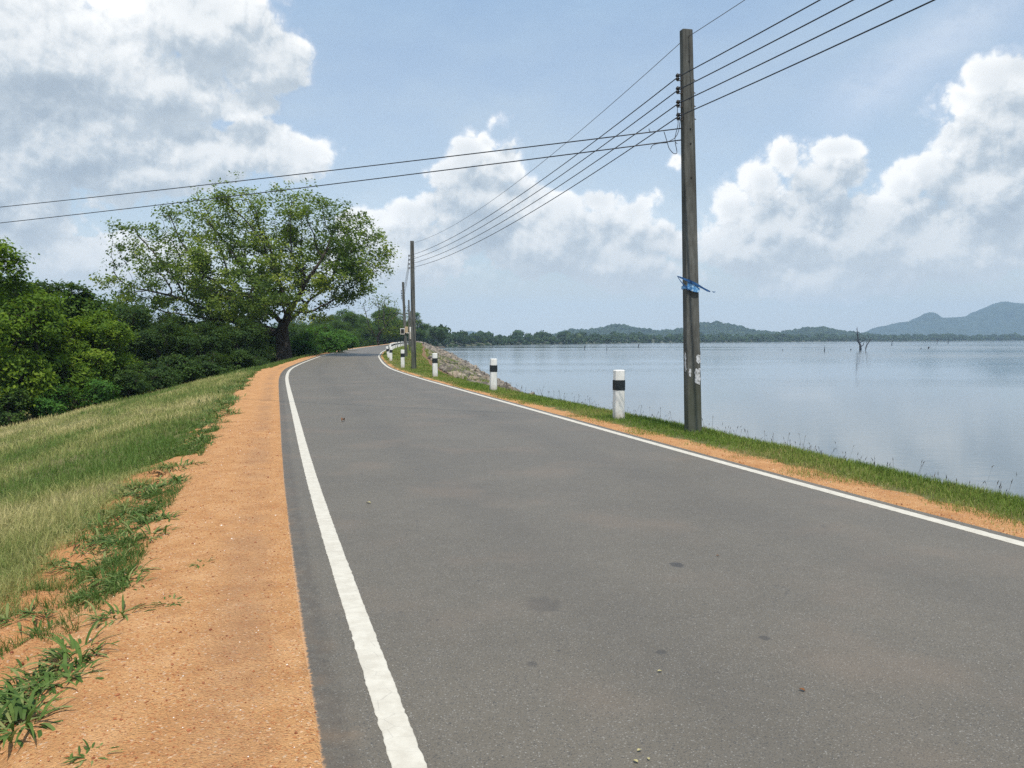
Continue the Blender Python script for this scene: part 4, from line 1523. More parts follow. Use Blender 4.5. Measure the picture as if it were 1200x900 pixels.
WEEDS = [  # photo x, y, mesh, scale, words
    (20, 850, 0, 0.95, 'lush clump of broad green blades in the bottom left corner'),
    (48, 800, 3, 1.0, 'wide clump of long green blades just above the bottom left corner'),
    (90, 770, 0, 0.85, 'clump of green blades reaching right over the dirt, third up from the bottom left'),
    (10, 790, 3, 0.85, 'dark green clump cut by the left edge of the photo'),
    (135, 722, 1, 1.0, 'sprawling grass tuft alone on the bare dirt'),
    (60, 735, 1, 1.0, 'small green tuft on the broken edge of the dirt bank'),
    (150, 657, 3, 0.75, 'round green tuft on the dirt ledge below the pale grass'),
    (148, 686, 1, 0.9, 'flat tuft between two bare patches of dirt'),
    (178, 628, 1, 1.2, 'low spreading tuft at the middle of the left shoulder'),
    (185, 578, 3, 1.05, 'bright green tuft with tall pale stems beside the pale grass'),
    (208, 548, 3, 1.2, 'largest bright green tuft halfway up the left shoulder'),
    (232, 520, 3, 1.0, 'bright tuft above the largest one on the left shoulder'),
    (236, 660, 2, 0.8, 'tiny dry tuft in the open dirt of the left shoulder'),
    (110, 884, 2, 0.8, 'tiny tuft in the bare dirt at the bottom of the photo'),
    (200, 705, 2, 0.9, 'wispy dark tuft lying flat on the open dirt'),
    (255, 497, 3, 1.0, 'green tuft on the narrow part of the left shoulder'),
    (272, 485, 0, 1.0, 'dark little bushy weed at the far part of the left shoulder'),
]
for i, (x, y, k, sc, lab) in enumerate(WEEDS):
    gx_, gy_ = pxg(x, y)
    zz = gz(gx_, gy_)
    gx_, gy_ = pxg(x, y, zz)
    o = link('grass_clump', WM[k], M['weed'])
    o.location = (gx_, gy_, gz(gx_, gy_) - 0.005)
    o.rotation_euler = (0, 0, i * 1.7)
    o.scale = (sc, sc, sc * rt.uniform(0.85, 1.1))
    put_props(o, lab, 'grass clump', 'grass clumps on the left shoulder')

# low weeds between, uncounted
rng = np.random.default_rng(77)
Vs, Fs, Ts, off = [], [], [], 0
base_me = [weed_mesh(30 + q, 14, 0.10, 0.009, 0.05, 0.6) for q in range(5)]
bd = []
for me in base_me:
    co = np.zeros(len(me.vertices) * 3, dtype=np.float32); me.vertices.foreach_get('co', co)
    fl = np.zeros(len(me.loops), dtype=np.int32); me.loops.foreach_get('vertex_index', fl)
    tt = np.zeros(len(me.vertices), dtype=np.float32); me.attributes['tint'].data.foreach_get('value', tt)
    bd.append((co.reshape(-1, 3), fl.reshape(-1, 4), tt))
    bpy.data.meshes.remove(me)
for k in range(1500):
    y = 2.6 * (34 / 2.6) ** rng.random()
    u = -3.95 - abs(rng.normal(0, 0.38))
    x = float(wx(y, u))
    if float(fbm(np.array([x * 1.3]), np.array([y * 1.3]), 91, 3)[0]) < (0.60 if u > -4.05 else 0.47):
        continue
    c, f, t = bd[k % 5]
    s = rng.uniform(0.5, 1.5) * (1 + y / 30)
    a = rng.uniform(0, 2 * PI)
    R = np.array([[math.cos(a), -math.sin(a), 0], [math.sin(a), math.cos(a), 0], [0, 0, 1]]) * s
    Vs.append(c @ R.T + np.array([x, y, float(ground_z(y, u)) - 0.004]))
    Fs.append(f + off)
    Ts.append(t)
    off += len(c)
o = link('weeds', np_mesh('weeds', np.concatenate(Vs), np.concatenate(Fs), {'tint': np.concatenate(Ts)}), M['weed'])
put_props(o, label='low green weeds scattered over the edge of the dirt shoulder', kind='stuff')

# gravel on the shoulders
rng = np.random.default_rng(88)
n = 17000
t = rng.random(n)
Y = 2.5 * (16 / 2.5) ** t
left = rng.random(n) < 0.8
U = np.where(left, -2.88 - rng.random(n) ** 0.9 * 1.7, 2.74 + rng.random(n) ** 1.4 * 0.6)
X = wx(Y, U)
Z = ground_z(Y, U)
sz = np.clip(rng.lognormal(-6.0, 0.50, n), 0.001, 0.011) * np.interp(Y, [3, 16], [1, 1.7])
ov = np.array([[1, 0, 0], [0, 1, 0], [-1, 0, 0], [0, -1, 0], [0, 0, .7], [0, 0, -.7]], float)
of = np.array([[0, 1, 4], [1, 2, 4], [2, 3, 4], [3, 0, 4], [1, 0, 5], [2, 1, 5], [3, 2, 5], [0, 3, 5]])
J = rng.uniform(0.6, 1.3, (n, 6, 1))
a = rng.uniform(0, PI, n)
R = np.stack([np.stack([np.cos(a), -np.sin(a), 0 * a], -1), np.stack([np.sin(a), np.cos(a), 0 * a], -1), np.stack([0 * a, 0 * a, 1 + 0 * a], -1)], 1)
V = np.einsum('nij,kj->nki', R, ov) * J * sz[:, None, None] + np.stack([X, Y, Z + sz * 0.25], -1)[:, None, :]
F = (np.arange(n)[:, None, None] * 6 + of[None]).reshape(-1, 3)
o = link('gravel', np_mesh('gravel', V.reshape(-1, 3), F, {'tint': np.repeat(np.clip(rng.beta(1.1, 2.6, n), 0, 1) * np.where(rng.random(n) < 0.12, 2.4, 0.9), 6)}), M['gravel'])
put_props(o, label='loose reddish grit on the dirt shoulders', kind='stuff')


# ------------------------------------------------------------------ riprap
def stone_mesh(seed):
    rng = np.random.default_rng(seed)
    bm = bmesh.new()
    bmesh.ops.create_icosphere(bm, subdivisions=1, radius=1.0)
    sc = Vector((rng.uniform(0.8, 1.2), rng.uniform(0.6, 1.0), rng.uniform(0.4, 0.7)))
    for v in bm.verts:
        v.co = Vector((v.co.x * sc.x, v.co.y * sc.y, v.co.z * sc.z)) * rng.uniform(0.75, 1.12)
    # plane cuts give broken faces
    for _ in range(4):
        nrm = Vector(rng.normal(0, 1, 3)).normalized()
        dcut = rng.uniform(0.42, 0.6)
        for v in bm.verts:
            e = v.co.dot(nrm) - dcut
            if e > 0:
                v.co -= nrm * e
    me = bpy.data.meshes.new('stone_mesh')
    bm.to_mesh(me)
    bm.free()
    return me


SM = [stone_mesh(s) for s in range(7)]
for k, me in enumerate(SM):
    me.materials.append(M['stone_red'] if k == 6 else M['stone'])
rip = empty('stone_slope', (float(wx(30, crest(30))), 30, 0))
put_props(rip, 'rough broken stones tipped down the embankment to the lake', 'riprap')
rng = np.random.default_rng(99)
cand = []
for _ in range(5200):
    y = 24 * (400 / 24) ** rng.random()
    e = rng.uniform(0.5, 9.6)
    if y < 34 and e < np.interp(y, [24, 34], [1.5, 0.6]):
        continue
    s = rng.uniform(0.16, 0.46) * (1 + 0.15 * (e > 5)) * np.interp(y, [120, 400], [1, 2.6])
    cand.append((y, e, s))
cand.sort(key=lambda c: -(c[2] / (c[0]) * (1.0 if c[0] > 26 else 0.1)))
stuffV, stuffF, off = [], [], 0
iv = []
for me in SM:
    co = np.array([v.co[:] for v in me.vertices]); fc = np.array([list(p.vertices) for p in me.polygons])
    iv.append((co, fc))
for i, (y, e, s) in enumerate(cand):
    u = float(crest(y)) + e
    x = float(wx(y, u))
    z = float(ground_z(y, u)) + s * 0.18
    a, b_, c_ = rng.uniform(0, 6.28), rng.normal(0, 0.3), rng.normal(0, 0.3)
    if i < 290:
        o = link('stone', SM[i % 7 if i % 21 == 6 else i % 6], None, rip)
        o.location = Vector((x, y, z)) - rip.location
        o.rotation_euler = (b_, c_, a)
        o.scale = (s, s, s)
    else:
        co, fc = iv[i % 6]
        Rm = np.array(Matrix.Rotation(a, 3, 'Z') @ Matrix.Rotation(b_, 3, 'X') @ Matrix.Rotation(c_, 3, 'Y')) * s
        stuffV.append(co @ Rm.T + np.array([x, y, z]) - np.array(rip.location))
        stuffF.append(fc + off)
        off += len(co)
o = link('stones', np_mesh('stones', np.concatenate(stuffV), np.concatenate(stuffF)), M['stone'], rip)
o['kind'] = 'stuff'
# scrub among the stones
scatter_grass('stone_scrub', 12000, (34, 130), lambda Y, r: crest(Y) + 0.3 + r.random(len(Y)) * 5.0, lambda X, Y, U, r: 0.25 + 0.3 * r.random(len(X)),
              lambda X, Y, U, r: 0.55 + r.normal(0, 0.2, len(X)), 'verge', 0.02, 0.0007, 0.6, 'patches of green scrub growing among the embankment stones', 57, 1.2,
              lambda X, Y, U, r: fbm(X * 0.5, Y * 0.25, 66, 2) > 0.54)


# ------------------------------------------------------------------ marker posts
def marker_post():
    root = empty('marker_post', (0, 0, 0))
    w = 0.20
    mb = MB()
    mb.chamfer((0, 0, -0.3), (w, w), (0, 0, 0.985), (w * 0.97, w * 0.97), 0.028)
    mb.build('post_body', M['white'], root)
    mb2 = MB()
    z0, z1 = 0.60, 0.80

    def o8(z, s):
        a, h = s / 2, 0.030
        return [(-a + h, -a, z), (a - h, -a, z), (a, -a + h, z), (a, a - h, z), (a - h, a, z), (-a + h, a, z), (-a, a - h, z), (-a, -a + h, z)]
    mb2.prism([o8(z0, w + 0.003), o8(z0 + 0.001, w + 0.007), o8(z1 - 0.001, w + 0.007), o8(z1, w + 0.003)])
    mb2.build('black_band', M['black'], root)
    return root


POSTS = [((2.12, 16.22), 'white marker post with black band, nearest the camera and left of the tall utility pole', 0, 0),
         ((-0.57, 24.96), 'second nearest white marker post, standing before the last lake stones', 0.01, 0),
         ((-3.17, 33.77), 'third nearest white marker post, in front of the broken stone slope', -0.01, 0),
         ((-5.95, 44.57), 'fourth white marker post, just left of the second utility pole', 0, 0),
         ((-8.59, 58.05), 'fifth white marker post, on the inside of the bend', 0.02, 0),
         ((-9.6, 64.0), 'leaning white marker post just behind the fifth one in the bend', -0.16, 0)]
yv = 73.0
while yv < 330:
    POSTS.append(((float(wx(yv, 3.55)), yv), 'small far white marker post in the receding row beyond the bend', rt.uniform(-0.05, 0.05), 0))
    yv += rt.uniform(6.5, 9.5)
mp = marker_post()
for i, ((x, y), lab, lean, _) in enumerate(POSTS):
    o = mp if i == 0 else copy_tree(mp)
    o.location = (x, y, gz(x, y) - (0.02 if i else 0.02))
    o.rotation_euler = (0, lean, -heading(y))
    put_props(o, lab, 'marker post', 'marker posts along the lake side of the road')


# ------------------------------------------------------------------ utility poles and wires
POLE_H = 6.72


def pole_mesh():
    mb = MB()
    mb.chamfer((0, 0, -0.6), (0.262, 0.175), (0, 0, POLE_H), (0.185, 0.125), 0.012)
    return mb.mesh('pole_shaft')


def spool(mb, c, r=0.036, h=0.085):
    x, y, z = c
    prof = [(-0.5, 0.75), (-0.36, 1.0), (-0.2, 0.98), (-0.1, 0.62), (0.1, 0.62), (0.2, 0.98), (0.36, 1.0), (0.5, 0.75)]
    mb.prism([[(x + math.cos(a) * r * q, y + math.sin(a) * r * q, z + t * h) for a in np.linspace(0, 2 * PI, 11)[:-1]] for t, q in prof])
    return mb


INS_Z = [5.95, 5.74, 5.52, 5.31]
PM = pole_mesh()


def utility_pole(x, y, z, lab, lean, zs=1.0, insul=True):
    root = empty('utility_pole', (x, y, z), -heading(y))
    link('shaft', PM, M['concrete'], root)
    root.rotation_euler = (0, lean, -heading(y))
    root.scale = (1, 1, zs)
    for q, zz in enumerate(INS_Z):
        w = 0.262 + (0.185 - 0.262) * (zz + 0.6) / (POLE_H + 0.6)
        mb = MB()
        spool(mb, (-w / 2 - 0.075, 0, zz))
        ins = mb.build('insulator', M['dark'], root, True)
        mb = MB()
        mb.box((-w / 2 - 0.045, 0, zz + 0.052), (0.10, 0.035, 0.006)).box((-w / 2 - 0.045, 0, zz - 0.052), (0.10, 0.035, 0.006))
        mb.box((-w / 2 - 0.003, 0, zz), (0.006, 0.035, 0.11))
        mb.tube([(-w / 2 - 0.075, 0, zz - 0.065), (-w / 2 - 0.075, 0, zz + 0.065)], 0.007, 6)
        mb.build('bracket', M['steel'], ins)
        mb = MB()
        mb.tube([(w / 2 - 0.01, 0, zz - 0.03), (w / 2 + 0.055, 0, zz - 0.03)], 0.008, 6)
        mb.box((w / 2 + 0.022, 0, zz - 0.03), (0.012, 0.03, 0.03))
        mb.build('bolt_point', M['steel'], root)
    for zz in (5.1, 4.86, 5.6, 6.05, 6.2, 4.3):
        yy = -(0.175 + (0.125 - 0.175) * (zz + 0.6) / (POLE_H + 0.6)) / 2
        mb = MB()
        mb.tube([(0.01, yy + 0.01, zz), (0.01, yy - 0.008, zz)], 0.013, 8)
        mb.build('bolt_point', M['dark'], root)  # dark studs put in place of the shaded, recessed bolt holes
    put_props(root, lab, 'utility pole', 'utility poles along the lake side of the road')
    bpy.context.view_layer.update()
    return root


POLES = []
pd = [(3.10, 13.95, -0.06, 'tall stained concrete utility pole with blue plastic strip, nearest the camera', -0.033, 1.0),
      (-5.13, 42.83, -0.03, 'second nearest concrete utility pole, beside the fourth marker post', -0.008, 0.99),
      (-8.83, 68.39, -0.15, 'third utility pole, carrying a pale box, at the start of the bend', -0.035, 0.935),
      (-12.73, 101.95, -0.25, 'fourth utility pole, thin and distant behind the third', -0.01, 0.945),
      (-18.01, 146.65, -0.4, 'farthest visible utility pole, partly hidden behind the second', -0.01, 0.97)]
for x, y, z, lab, lean, zs in pd:
    z = gz(x, y) - 0.02
    POLES.append(utility_pole(x, y, z, lab, lean, zs))
P0 = utility_pole(11.9, -15.5, gz(11.9, -15.5), 'concrete utility pole behind the camera holding the near wires', 0.0, 1.0)
PS = utility_pole(-52.0, 45.0, gz(-52, 45), 'utility pole in the wood holding the two crossing wires', 0.0, 1.6)
bpy.context.view_layer.update()


def wpt(pole, x, y, z):
    return pole.matrix_world @ Vector((x, y, z))


def wire(a, b, sag, r, mat, lab, group, n=26):
    pts = []
    for i in range(n + 1):
        t = i / n
        p = a.lerp(b, t)
        p.z -= 4 * sag * t * (1 - t)
        pts.append(p)
    mb = MB()
    mb.tube(pts, r, 5)
    o = mb.build('overhead_wire', M[mat], None, True)
    put_props(o, lab, 'wire', group)
    return o


ORD = ['topmost', 'second from top', 'third from top', 'lowest']
for q, zz in enumerate(INS_Z):
    w = 0.262 + (0.185 - 0.262) * (zz + 0.6) / (POLE_H + 0.6)
    lx = -w / 2 - 0.075
    wire(wpt(POLES[0], lx, 0, zz), wpt(P0, lx, 0, zz), 0.35, 0.0095, 'wire', ORD[q] + ' of the four wires rising from the near pole to the upper right', 'four main wires along the road')
    wire(wpt(POLES[0], lx, 0, zz), wpt(POLES[1], lx, 0, zz), 0.42, 0.0095, 'wire', ORD[q] + ' of the four wires between the near pole and the second pole', 'four main wires along the road')
    wire(wpt(POLES[1], lx, 0, zz), wpt(POLES[2], lx, 0, zz), 0.5, 0.008, 'wire_grey', ORD[q] + ' of the four faint wires between the second and third pole', 'four main wires along the road')
    wire(wpt(POLES[2], lx, 0, zz), wpt(POLES[3], lx, 0, zz), 0.5, 0.008, 'wire_grey', ORD[q] + ' of the four faint wires between the third and fourth pole', 'four main wires along the road')
tw = POLE_H - 0.12
wire(wpt(POLES[0], 0, 0.07, tw), wpt(P0, 0, 0.07, tw + 0.1), 0.25, 0.006, 'wire_grey', 'thin grey wire leaving the top of the near pole to the upper right', 'thin top wire')
wire(wpt(POLES[0], 0, 0.07, tw), wpt(POLES[1], 0, -0.07, tw), 0.55, 0.006, 'wire_grey', 'thin grey wire from the top of the near pole to the second pole', 'thin top wire')
# two wires crossing the road to the left
sA = wpt(POLES[0], -0.13, 0.0, 5.12)
sB = wpt(POLES[0], -0.13, 0.0, 4.93)
wire(sA, Vector((-52, 44.9, 6.9)), 0.35, 0.0105, 'wire', 'upper of the two wires crossing above the road to the left edge', 'two wires crossing the road', 40)
wire(sB, Vector((-52, 44.9, 5.9)), 0.35, 0.0105, 'wire', 'lower of the two wires crossing above the road to the left edge', 'two wires crossing the road', 40)


def loop_wire(pts, lab, r=0.006):
    # Catmull-Rom through the points
    P_ = [Vector(p) for p in pts]
    out = []
    for i in range(len(P_) - 1):
        p0, p1, p2, p3 = P_[max(i - 1, 0)], P_[i], P_[i + 1], P_[min(i + 2, len(P_) - 1)]
        for k in range(8):
            t = k / 8
            out.append(0.5 * ((2 * p1) + (-p0 + p2) * t + (2 * p0 - 5 * p1 + 4 * p2 - p3) * t * t + (-p0 + 3 * p1 - 3 * p2 + p3) * t ** 3))
    out.append(P_[-1])
    mb = MB()
    mb.tube(out, r, 5)
    o = mb.build('jumper_wire', M['wire'], None, True)
    put_props(o, lab, 'wire', 'loose jumper wires at the top of the near pole')


pl = lambda x, z, y=-0.02: tuple(wpt(POLES[0], x, y, z))
loop_wire([pl(-0.19, 5.52), pl(-0.20, 5.35), pl(-0.19, 5.18), pl(-0.24, 5.0), pl(-0.25, 4.90), pl(-0.21, 4.86)], 'dark jumper wire curling down close to the near pole')
loop_wire([pl(-0.15, 5.30), pl(-0.155, 5.2), pl(-0.19, 5.05), pl(-0.26, 4.95), pl(-0.40, 4.88)], 'short jumper wire bending from the lowest insulator to the crossing wire')
loop_wire([pl(-0.45, 5.05), pl(-0.40, 4.90), pl(-0.36, 4.78), pl(-0.28, 4.70), pl(-0.22, 4.72), pl(-0.25, 4.88)], 'dangling loop of wire below the two crossing wires')
loop_wire([pl(-0.72, 5.09), pl(-0.70, 5.04), pl(-0.60, 5.045), pl(-0.45, 5.07)], 'loose tail of wire bound to the upper crossing wire')
loop_wire([pl(-0.70, 4.76), pl(-0.66, 4.82), pl(-0.55, 4.855), pl(-0.40, 4.87)], 'loose tail of wire bound to the lower crossing wire')


# things fastened to the near pole
def ribbon_mesh(pts, widths, thick=0.004):
    mb = MB()
    rings = []
    for (x, y, z), w in zip(pts, widths):
        rings.append([(x, y - thick / 2, z - w / 2), (x, y + thick / 2, z - w / 2), (x, y + thick / 2, z + w / 2), (x, y - thick / 2, z + w / 2)])
    return mb.prism(rings)


rib = empty('plastic_ribbon', wpt(POLES[0], 0, -0.10, 2.52), POLES[0].rotation_euler.z)
# wrapped band
mb = MB()
zz0 = 0.0
a_, b_ = 0.122, 0.088
loop = [(-a_, 0.012), (a_, 0.012), (a_, 0.012 + 2 * b_), (-a_, 0.012 + 2 * b_)]
rr = []
for z_, g in ((-0.10, 0.0), (-0.085, 0.006), (-0.06, 0.003), (-0.045, 0.006)):
    rr.append([(x * (1 + g * 4), y + (-g if y < 0.05 else g), z_ + (0.03 if x < 0 else -0.012)) for x, y in loop])
mb.prism(rr)
mb.build('wrapped_band', M['blue_pale'], rib)
ribbon_mesh([(-0.315, -0.02, 0.135), (-0.25, -0.024, 0.112), (-0.16, -0.028, 0.080), (-0.08, -0.030, 0.052), (0.0, -0.032, 0.020), (0.09, -0.028, -0.020), (0.18, -0.01, -0.058), (0.26, 0.0, -0.092), (0.32, 0.004, -0.110)],
            [0.012, 0.030, 0.036, 0.046, 0.050, 0.044, 0.032, 0.036, 0.020]).build('ribbon_strip', M['blue'], rib)
ribbon_mesh([(-0.300, -0.016, 0.120), (-0.255, -0.020, 0.060), (-0.205, -0.022, 0.005), (-0.150, -0.022, -0.045), (-0.105, -0.020, -0.085)], [0.014, 0.020, 0.024, 0.030, 0.034]).build('ribbon_strip', M['blue'], rib)
ribbon_mesh([(-0.118, -0.012, -0.010), (-0.06, -0.020, -0.035), (0.01, -0.022, -0.062), (0.07, -0.018, -0.085), (0.115, -0.010, -0.095)], [0.10, 0.135, 0.12, 0.085, 0.05]).build('cloth_fold', M['blue_pale'], rib)
ribbon_mesh([(0.35, 0, -0.108), (0.385, 0.0, -0.118), (0.425, 0.0, -0.112)], [0.004, 0.018, 0.003]).build('ribbon_tip', M['blue'], rib)
put_props(rib, 'torn blue plastic strip tied round the nearest utility pole, fluttering sideways', 'ribbon')


def torn_paper(name, cx, cz, w, h, seed, lab, side=False):
    rng = np.random.default_rng(seed)
    n = 18
    pts = []
    for i in range(n):
        a = 2 * PI * i / n
        ca, sa = math.cos(a), math.sin(a)
        m = max(abs(ca), abs(sa))
        k = rng.uniform(0.62, 1.0)
        pts.append((ca / m * w / 2 * k, sa / m * h / 2 * k))
    zc = cz
    hy = (0.175 + (0.125 - 0.175) * (zc + 0.6) / (POLE_H + 0.6)) / 2
    hx = (0.262 + (0.185 - 0.262) * (zc + 0.6) / (POLE_H + 0.6)) / 2
    mb = MB()
    if not side:
        mb.prism([[(cx + p, -hy - 0.0015 - 0.0, zc + q) for p, q in pts][::-1], [(cx + p * 0.98, -hy - 0.004 - 0.004 * rng.random(), zc + q * 0.98) for p, q in pts][::-1]])
    else:
        mb.prism([[(-hx - 0.0015, cx + p, zc + q) for p, q in pts], [(-hx - 0.005, cx + p * 0.98, zc + q * 0.98) for p, q in pts]])
    me = mb.mesh(name)
    o = link(name, me, M['paper'])
    o.matrix_world = POLES[0].matrix_world.copy()
    put_props(o, lab, 'torn paper', 'torn paper remains on the near pole')


torn_paper('torn_poster', 0.055, 0.98, 0.13, 0.32, 3, 'largest torn white poster scrap on the nearest pole, on its right half')
torn_paper('torn_poster', 0.075, 1.27, 0.085, 0.17, 4, 'small torn paper scrap above the largest one on the nearest pole')
torn_paper('torn_poster', -0.085, 1.05, 0.05, 0.16, 5, 'narrow torn paper scrap on the left edge of the nearest pole')
torn_paper('torn_poster', 0.0, 1.22, 0.07, 0.34, 6, 'long pale paper scrap on the shaded left side of the nearest pole', True)
loop_wire([pl(0.125, 1.30, 0.0), pl(0.16, 1.34, 0.0), pl(0.155, 1.42, 0.0), pl(0.14, 1.45, 0.0), pl(0.15, 1.50, 0.0)], 'bent scrap of wire sticking out above the torn posters', 0.004)

# pale box and board on the third pole
bx_ = empty('pole_box', wpt(POLES[2], -0.05, -0.18, 2.35), POLES[2].rotation_euler.z)
mb = MB()
mb.box((-0.24, 0, 0.26), (0.50, 0.14, 0.07)).box((-0.24, 0, -0.26), (0.50, 0.14, 0.07)).box((-0.455, 0, 0), (0.07, 0.14, 0.45)).box((-0.03, 0, 0), (0.07, 0.14, 0.45))
mb.build('box_frame', M['white'], bx_)
mb = MB()
mb.box((-0.24, 0.03, 0), (0.36, 0.06, 0.45))
mb.build('box_back', M['dark'], bx_)
mb = MB()
mb.box((0.22, 0.02, 0.16), (0.34, 0.05, 0.62))
mb.build('board', M['tan'], bx_)
mb = MB()
mb.box((0.36, 0.0, -0.14), (0.36, 0.05, 0.09))
mb.build('arm', M['white'], bx_)
bx_.scale = (0.72, 0.72, 0.85)
put_props(bx_, 'pale open box and tan board fixed low on the third utility pole', 'box')
bx2 = MB()
bx2.box((0, 0, 0), (0.42, 0.10, 1.5))
o = bx2.build('pole_board', M['white'])
o.location = wpt(POLES[3], 0.25, -0.15, 2.4)
put_props(o, 'narrow pale board standing against the fourth utility pole', 'board')


# ------------------------------------------------------------------ drowned trees in the lake
def dead_tree(x, y, segs, lab, name='dead_tree'):
    mb = MB()
    for pts, r0, r1 in segs:
        n = len(pts)
        mb.tube([(p[0], p[1] if len(p) > 2 else 0.0, p[-1]) for p in pts], [r0 + (r1 - r0) * i / (n - 1) for i in range(n)], 6)
    o = mb.build(name, M['deadwood'], None, True)
    o.location = (x, y, WATER_Z)
    put_props(o, lab, 'dead tree' if len(segs) > 1 else 'stump', 'drowned trees and stumps standing in the lake')
    return o


dead_tree(151, 356, [([(0.4, 0, -1), (0.2, 0, 2.0), (-0.6, 0.2, 4.0), (-1.0, 0.1, 6.0), (-1.3, 0, 8.0), (-1.35, 0, 9.8)], 0.55, 0.08),
                     ([(0.0, 0, 2.2), (-1.2, 0.3, 4.0), (-2.0, 0.3, 5.6)], 0.2, 0.05), ([(-0.5, 0.1, 4.0), (0.7, 0, 5.5), (1.4, 0, 6.3)], 0.14, 0.04),
                     ([(0.3, 0, 1.2), (1.5, 0, 2.2), (1.9, 0, 4.2), (1.3, 0, 5.6)], 0.2, 0.05), ([(-0.9, 0, 6.0), (-2.2, 0, 7.4), (-2.5, 0, 8.2)], 0.12, 0.04),
                     ([(-1.1, 0, 7.0), (-0.3, 0, 8.3)], 0.09, 0.03), ([(-1.2, 0, 8.0), (-1.9, 0, 9.6)], 0.07, 0.03), ([(0.0, 0, 3.0), (1.3, 0.2, 3.8), (2.4, 0.2, 5.0), (2.5, 0.2, 6.0)], 0.14, 0.04),
                     ([(-0.5, 0, 3.8), (-1.9, 0.1, 4.4), (-3.0, 0.1, 4.7)], 0.12, 0.04), ([(1.4, 0, 3.9), (0.9, 0, 5.0), (1.2, 0, 6.2)], 0.08, 0.03), ([(-1.0, 0, 6.2), (0.1, 0, 7.2)], 0.1, 0.03)],
          'tall bare dead tree standing in the lake, forked near its foot')
dead_tree(138.5, 321, [([(0, 0, -1), (0.0, 0, 1.2), (0.5, 0, 2.6), (1.6, 0, 4.2), (2.3, 0, 4.6)], 0.30, 0.10), ([(0.4, 0, 2.3), (0.2, 0, 3.5), (1.0, 0, 5.2), (0.9, 0, 6.0)], 0.12, 0.03),
                       ([(1.5, 0, 4.1), (1.9, 0, 5.4)], 0.1, 0.03), ([(2.2, 0, 4.6), (3.0, 0, 4.9)], 0.1, 0.03)], 'shorter bent dead tree just right of the tall one in the lake')
STUMPS = [((118.3, 310.4), 0.16, 2.4, 'upright dark stake in the lake left of the tall dead tree'), ((34, 385), 0.32, 1.6, 'stubby stump in the lake, leftmost of three before the near pole'),
          ((38.3, 331.8), 0.12, 2.3, 'thin stake in the lake, middle of the three left of the near pole'), ((70.6, 458.3), 0.4, 1.8, 'stub with a spreading top, rightmost of three left of the near pole'),
          ((109.5, 331.8), 0.2, 0.7, 'tiny low stump in the open lake between the near pole and the dead tree'), ((278.6, 601.6), 0.32, 3.6, 'distant stake right of the tall dead tree'),
          ((191.9, 384.9), 0.3, 0.6, 'low dark snag in the lake, left of a close pair'), ((203.6, 401), 0.42, 0.9, 'low dark snag in the lake, right of a close pair'),
          ((383.7, 740.5), 0.5, 3.6, 'far dark stump near the right edge of the photo'), ((426.5, 802.2), 0.4, 3.8, 'far forked snag nearest the right edge of the photo'),
          ((142.5, 345.0), 0.3, 0.6, 'low floating snag just left of the tall dead tree')]
for (x, y), r, h, lab in STUMPS:
    dead_tree(x, y, [([(0, 0, -1), (r * 0.2, 0, h * 0.5), (r * 0.6, 0, h)], r, r * 0.5), ([(0, 0, h * 0.4), (r * 1.2, 0, h * 0.75), (r * 2.0, 0, h * 1.05)], r * 0.5, r * 0.2)][:2 if r > 0.3 else 1], lab, 'dead_stump')


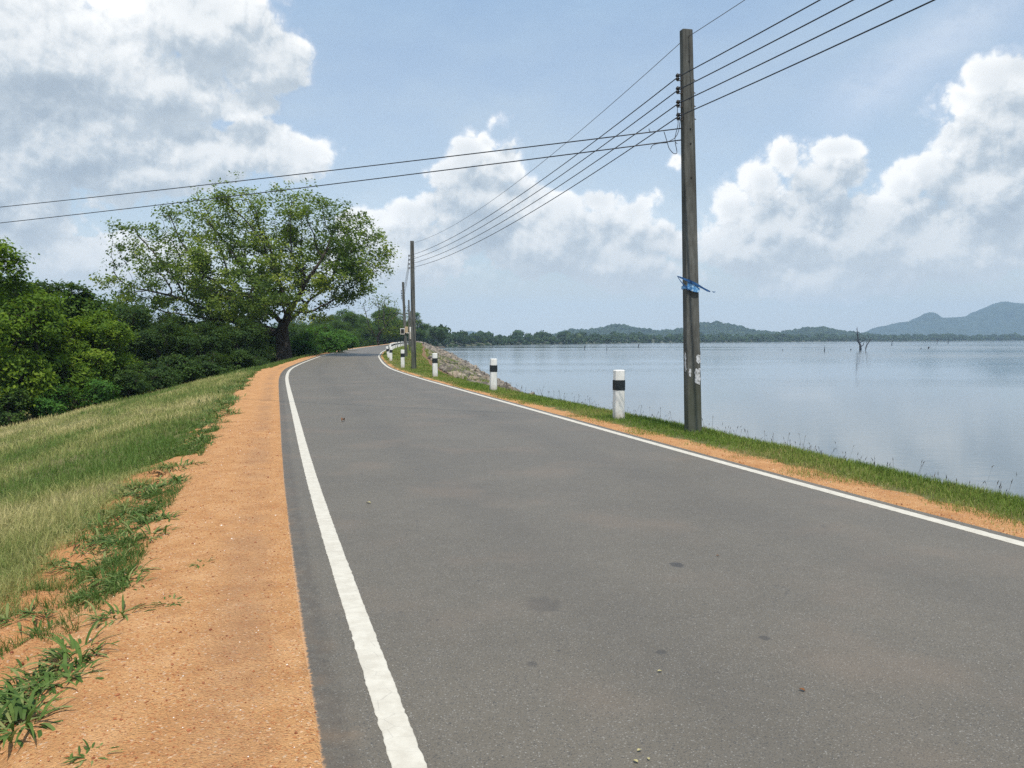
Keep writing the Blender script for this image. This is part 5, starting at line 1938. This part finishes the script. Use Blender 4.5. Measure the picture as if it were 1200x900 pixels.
# ------------------------------------------------------------------ fallen leaves on the road
def fallen_leaf(x, y, s, rz, mat, lab, curl=0.3):
    n = 7
    V, F = [], []
    for i in range(n + 1):
        t = i / n
        w = math.sin(t * PI) ** 0.8 * 0.28 * s + 0.001
        z = curl * s * (0.5 - abs(t - 0.5)) + 0.002
        for q in (-1, 0, 1):
            V.append(((t - 0.5) * s, q * w, z + abs(q) * curl * 0.35 * s))
    for i in range(n):
        for q in range(2):
            a = i * 3 + q
            F.append((a, a + 3, a + 4, a + 1))
    m = len(V)
    V += [(v[0], v[1], v[2] + 0.0012) for v in V]
    F += [tuple(reversed([k + m for k in f])) for f in F]
    me = bpy.data.meshes.new('fallen_leaf')
    me.from_pydata(V, [], F)
    me.update()
    o = link('fallen_leaf', me, M[mat])
    o.location = (x, y, 0.003)
    o.rotation_euler = (0, 0, rz)
    put_props(o, lab, 'leaf', 'fallen leaves on the asphalt')


x, y = pxg(402, 494)
fallen_leaf(x, y, 0.11, 1.3, 'dryleaf', 'curled brown leaf lying on the asphalt near the left line', 0.8)
for (px, py, s, mat, lab) in [(749, 881, 0.020, 'yellowleaf', 'yellow leaf fragment at the bottom of the road, topmost of three'), (745, 894, 0.022, 'yellowleaf', 'yellow leaf fragment at the bottom of the road, lowest of three'),
                              (760, 891, 0.016, 'yellowleaf', 'yellow leaf fragment at the bottom of the road, rightmost of three'), (773, 788, 0.022, 'yellowleaf', 'lone pale leaf fragment in the middle of the near asphalt'),
                              (432, 590, 0.05, 'yellowleaf', 'thin pale straw on the asphalt right of the left line'), (940, 810, 0.028, 'dryleaf', 'dark leaf scrap on the near asphalt at the right'),
                              (841, 560 + 92, 0.02, 'dryleaf', 'dark speck of leaf right of the oily drip')]:
    x, y = pxg(px, py)
    fallen_leaf(x, y, s, px * 0.37, mat, lab, 0.3)

# ------------------------------------------------------------------ the air
hm = bpy.data.materials.new('haze')
hm.use_nodes = True
hn = hm.node_tree
for nd in list(hn.nodes):
    hn.nodes.remove(nd)
pv = hn.nodes.new('ShaderNodeVolumePrincipled')
pv.inputs['Color'].default_value = (0.58, 0.79, 1.0, 1)
pv.inputs['Density'].default_value = 0.00019
pv.inputs['Anisotropy'].default_value = 0.0
ho = hn.nodes.new('ShaderNodeOutputMaterial')
hn.links.new(pv.outputs[0], ho.inputs['Volume'])
mb = MB()
mb.box((0, 1050, 108), (11200, 8500, 232))
hz_o = mb.build('haze', hm)
put_props(hz_o, label='thin blue daylight haze over the lake and hills', kind='stuff')
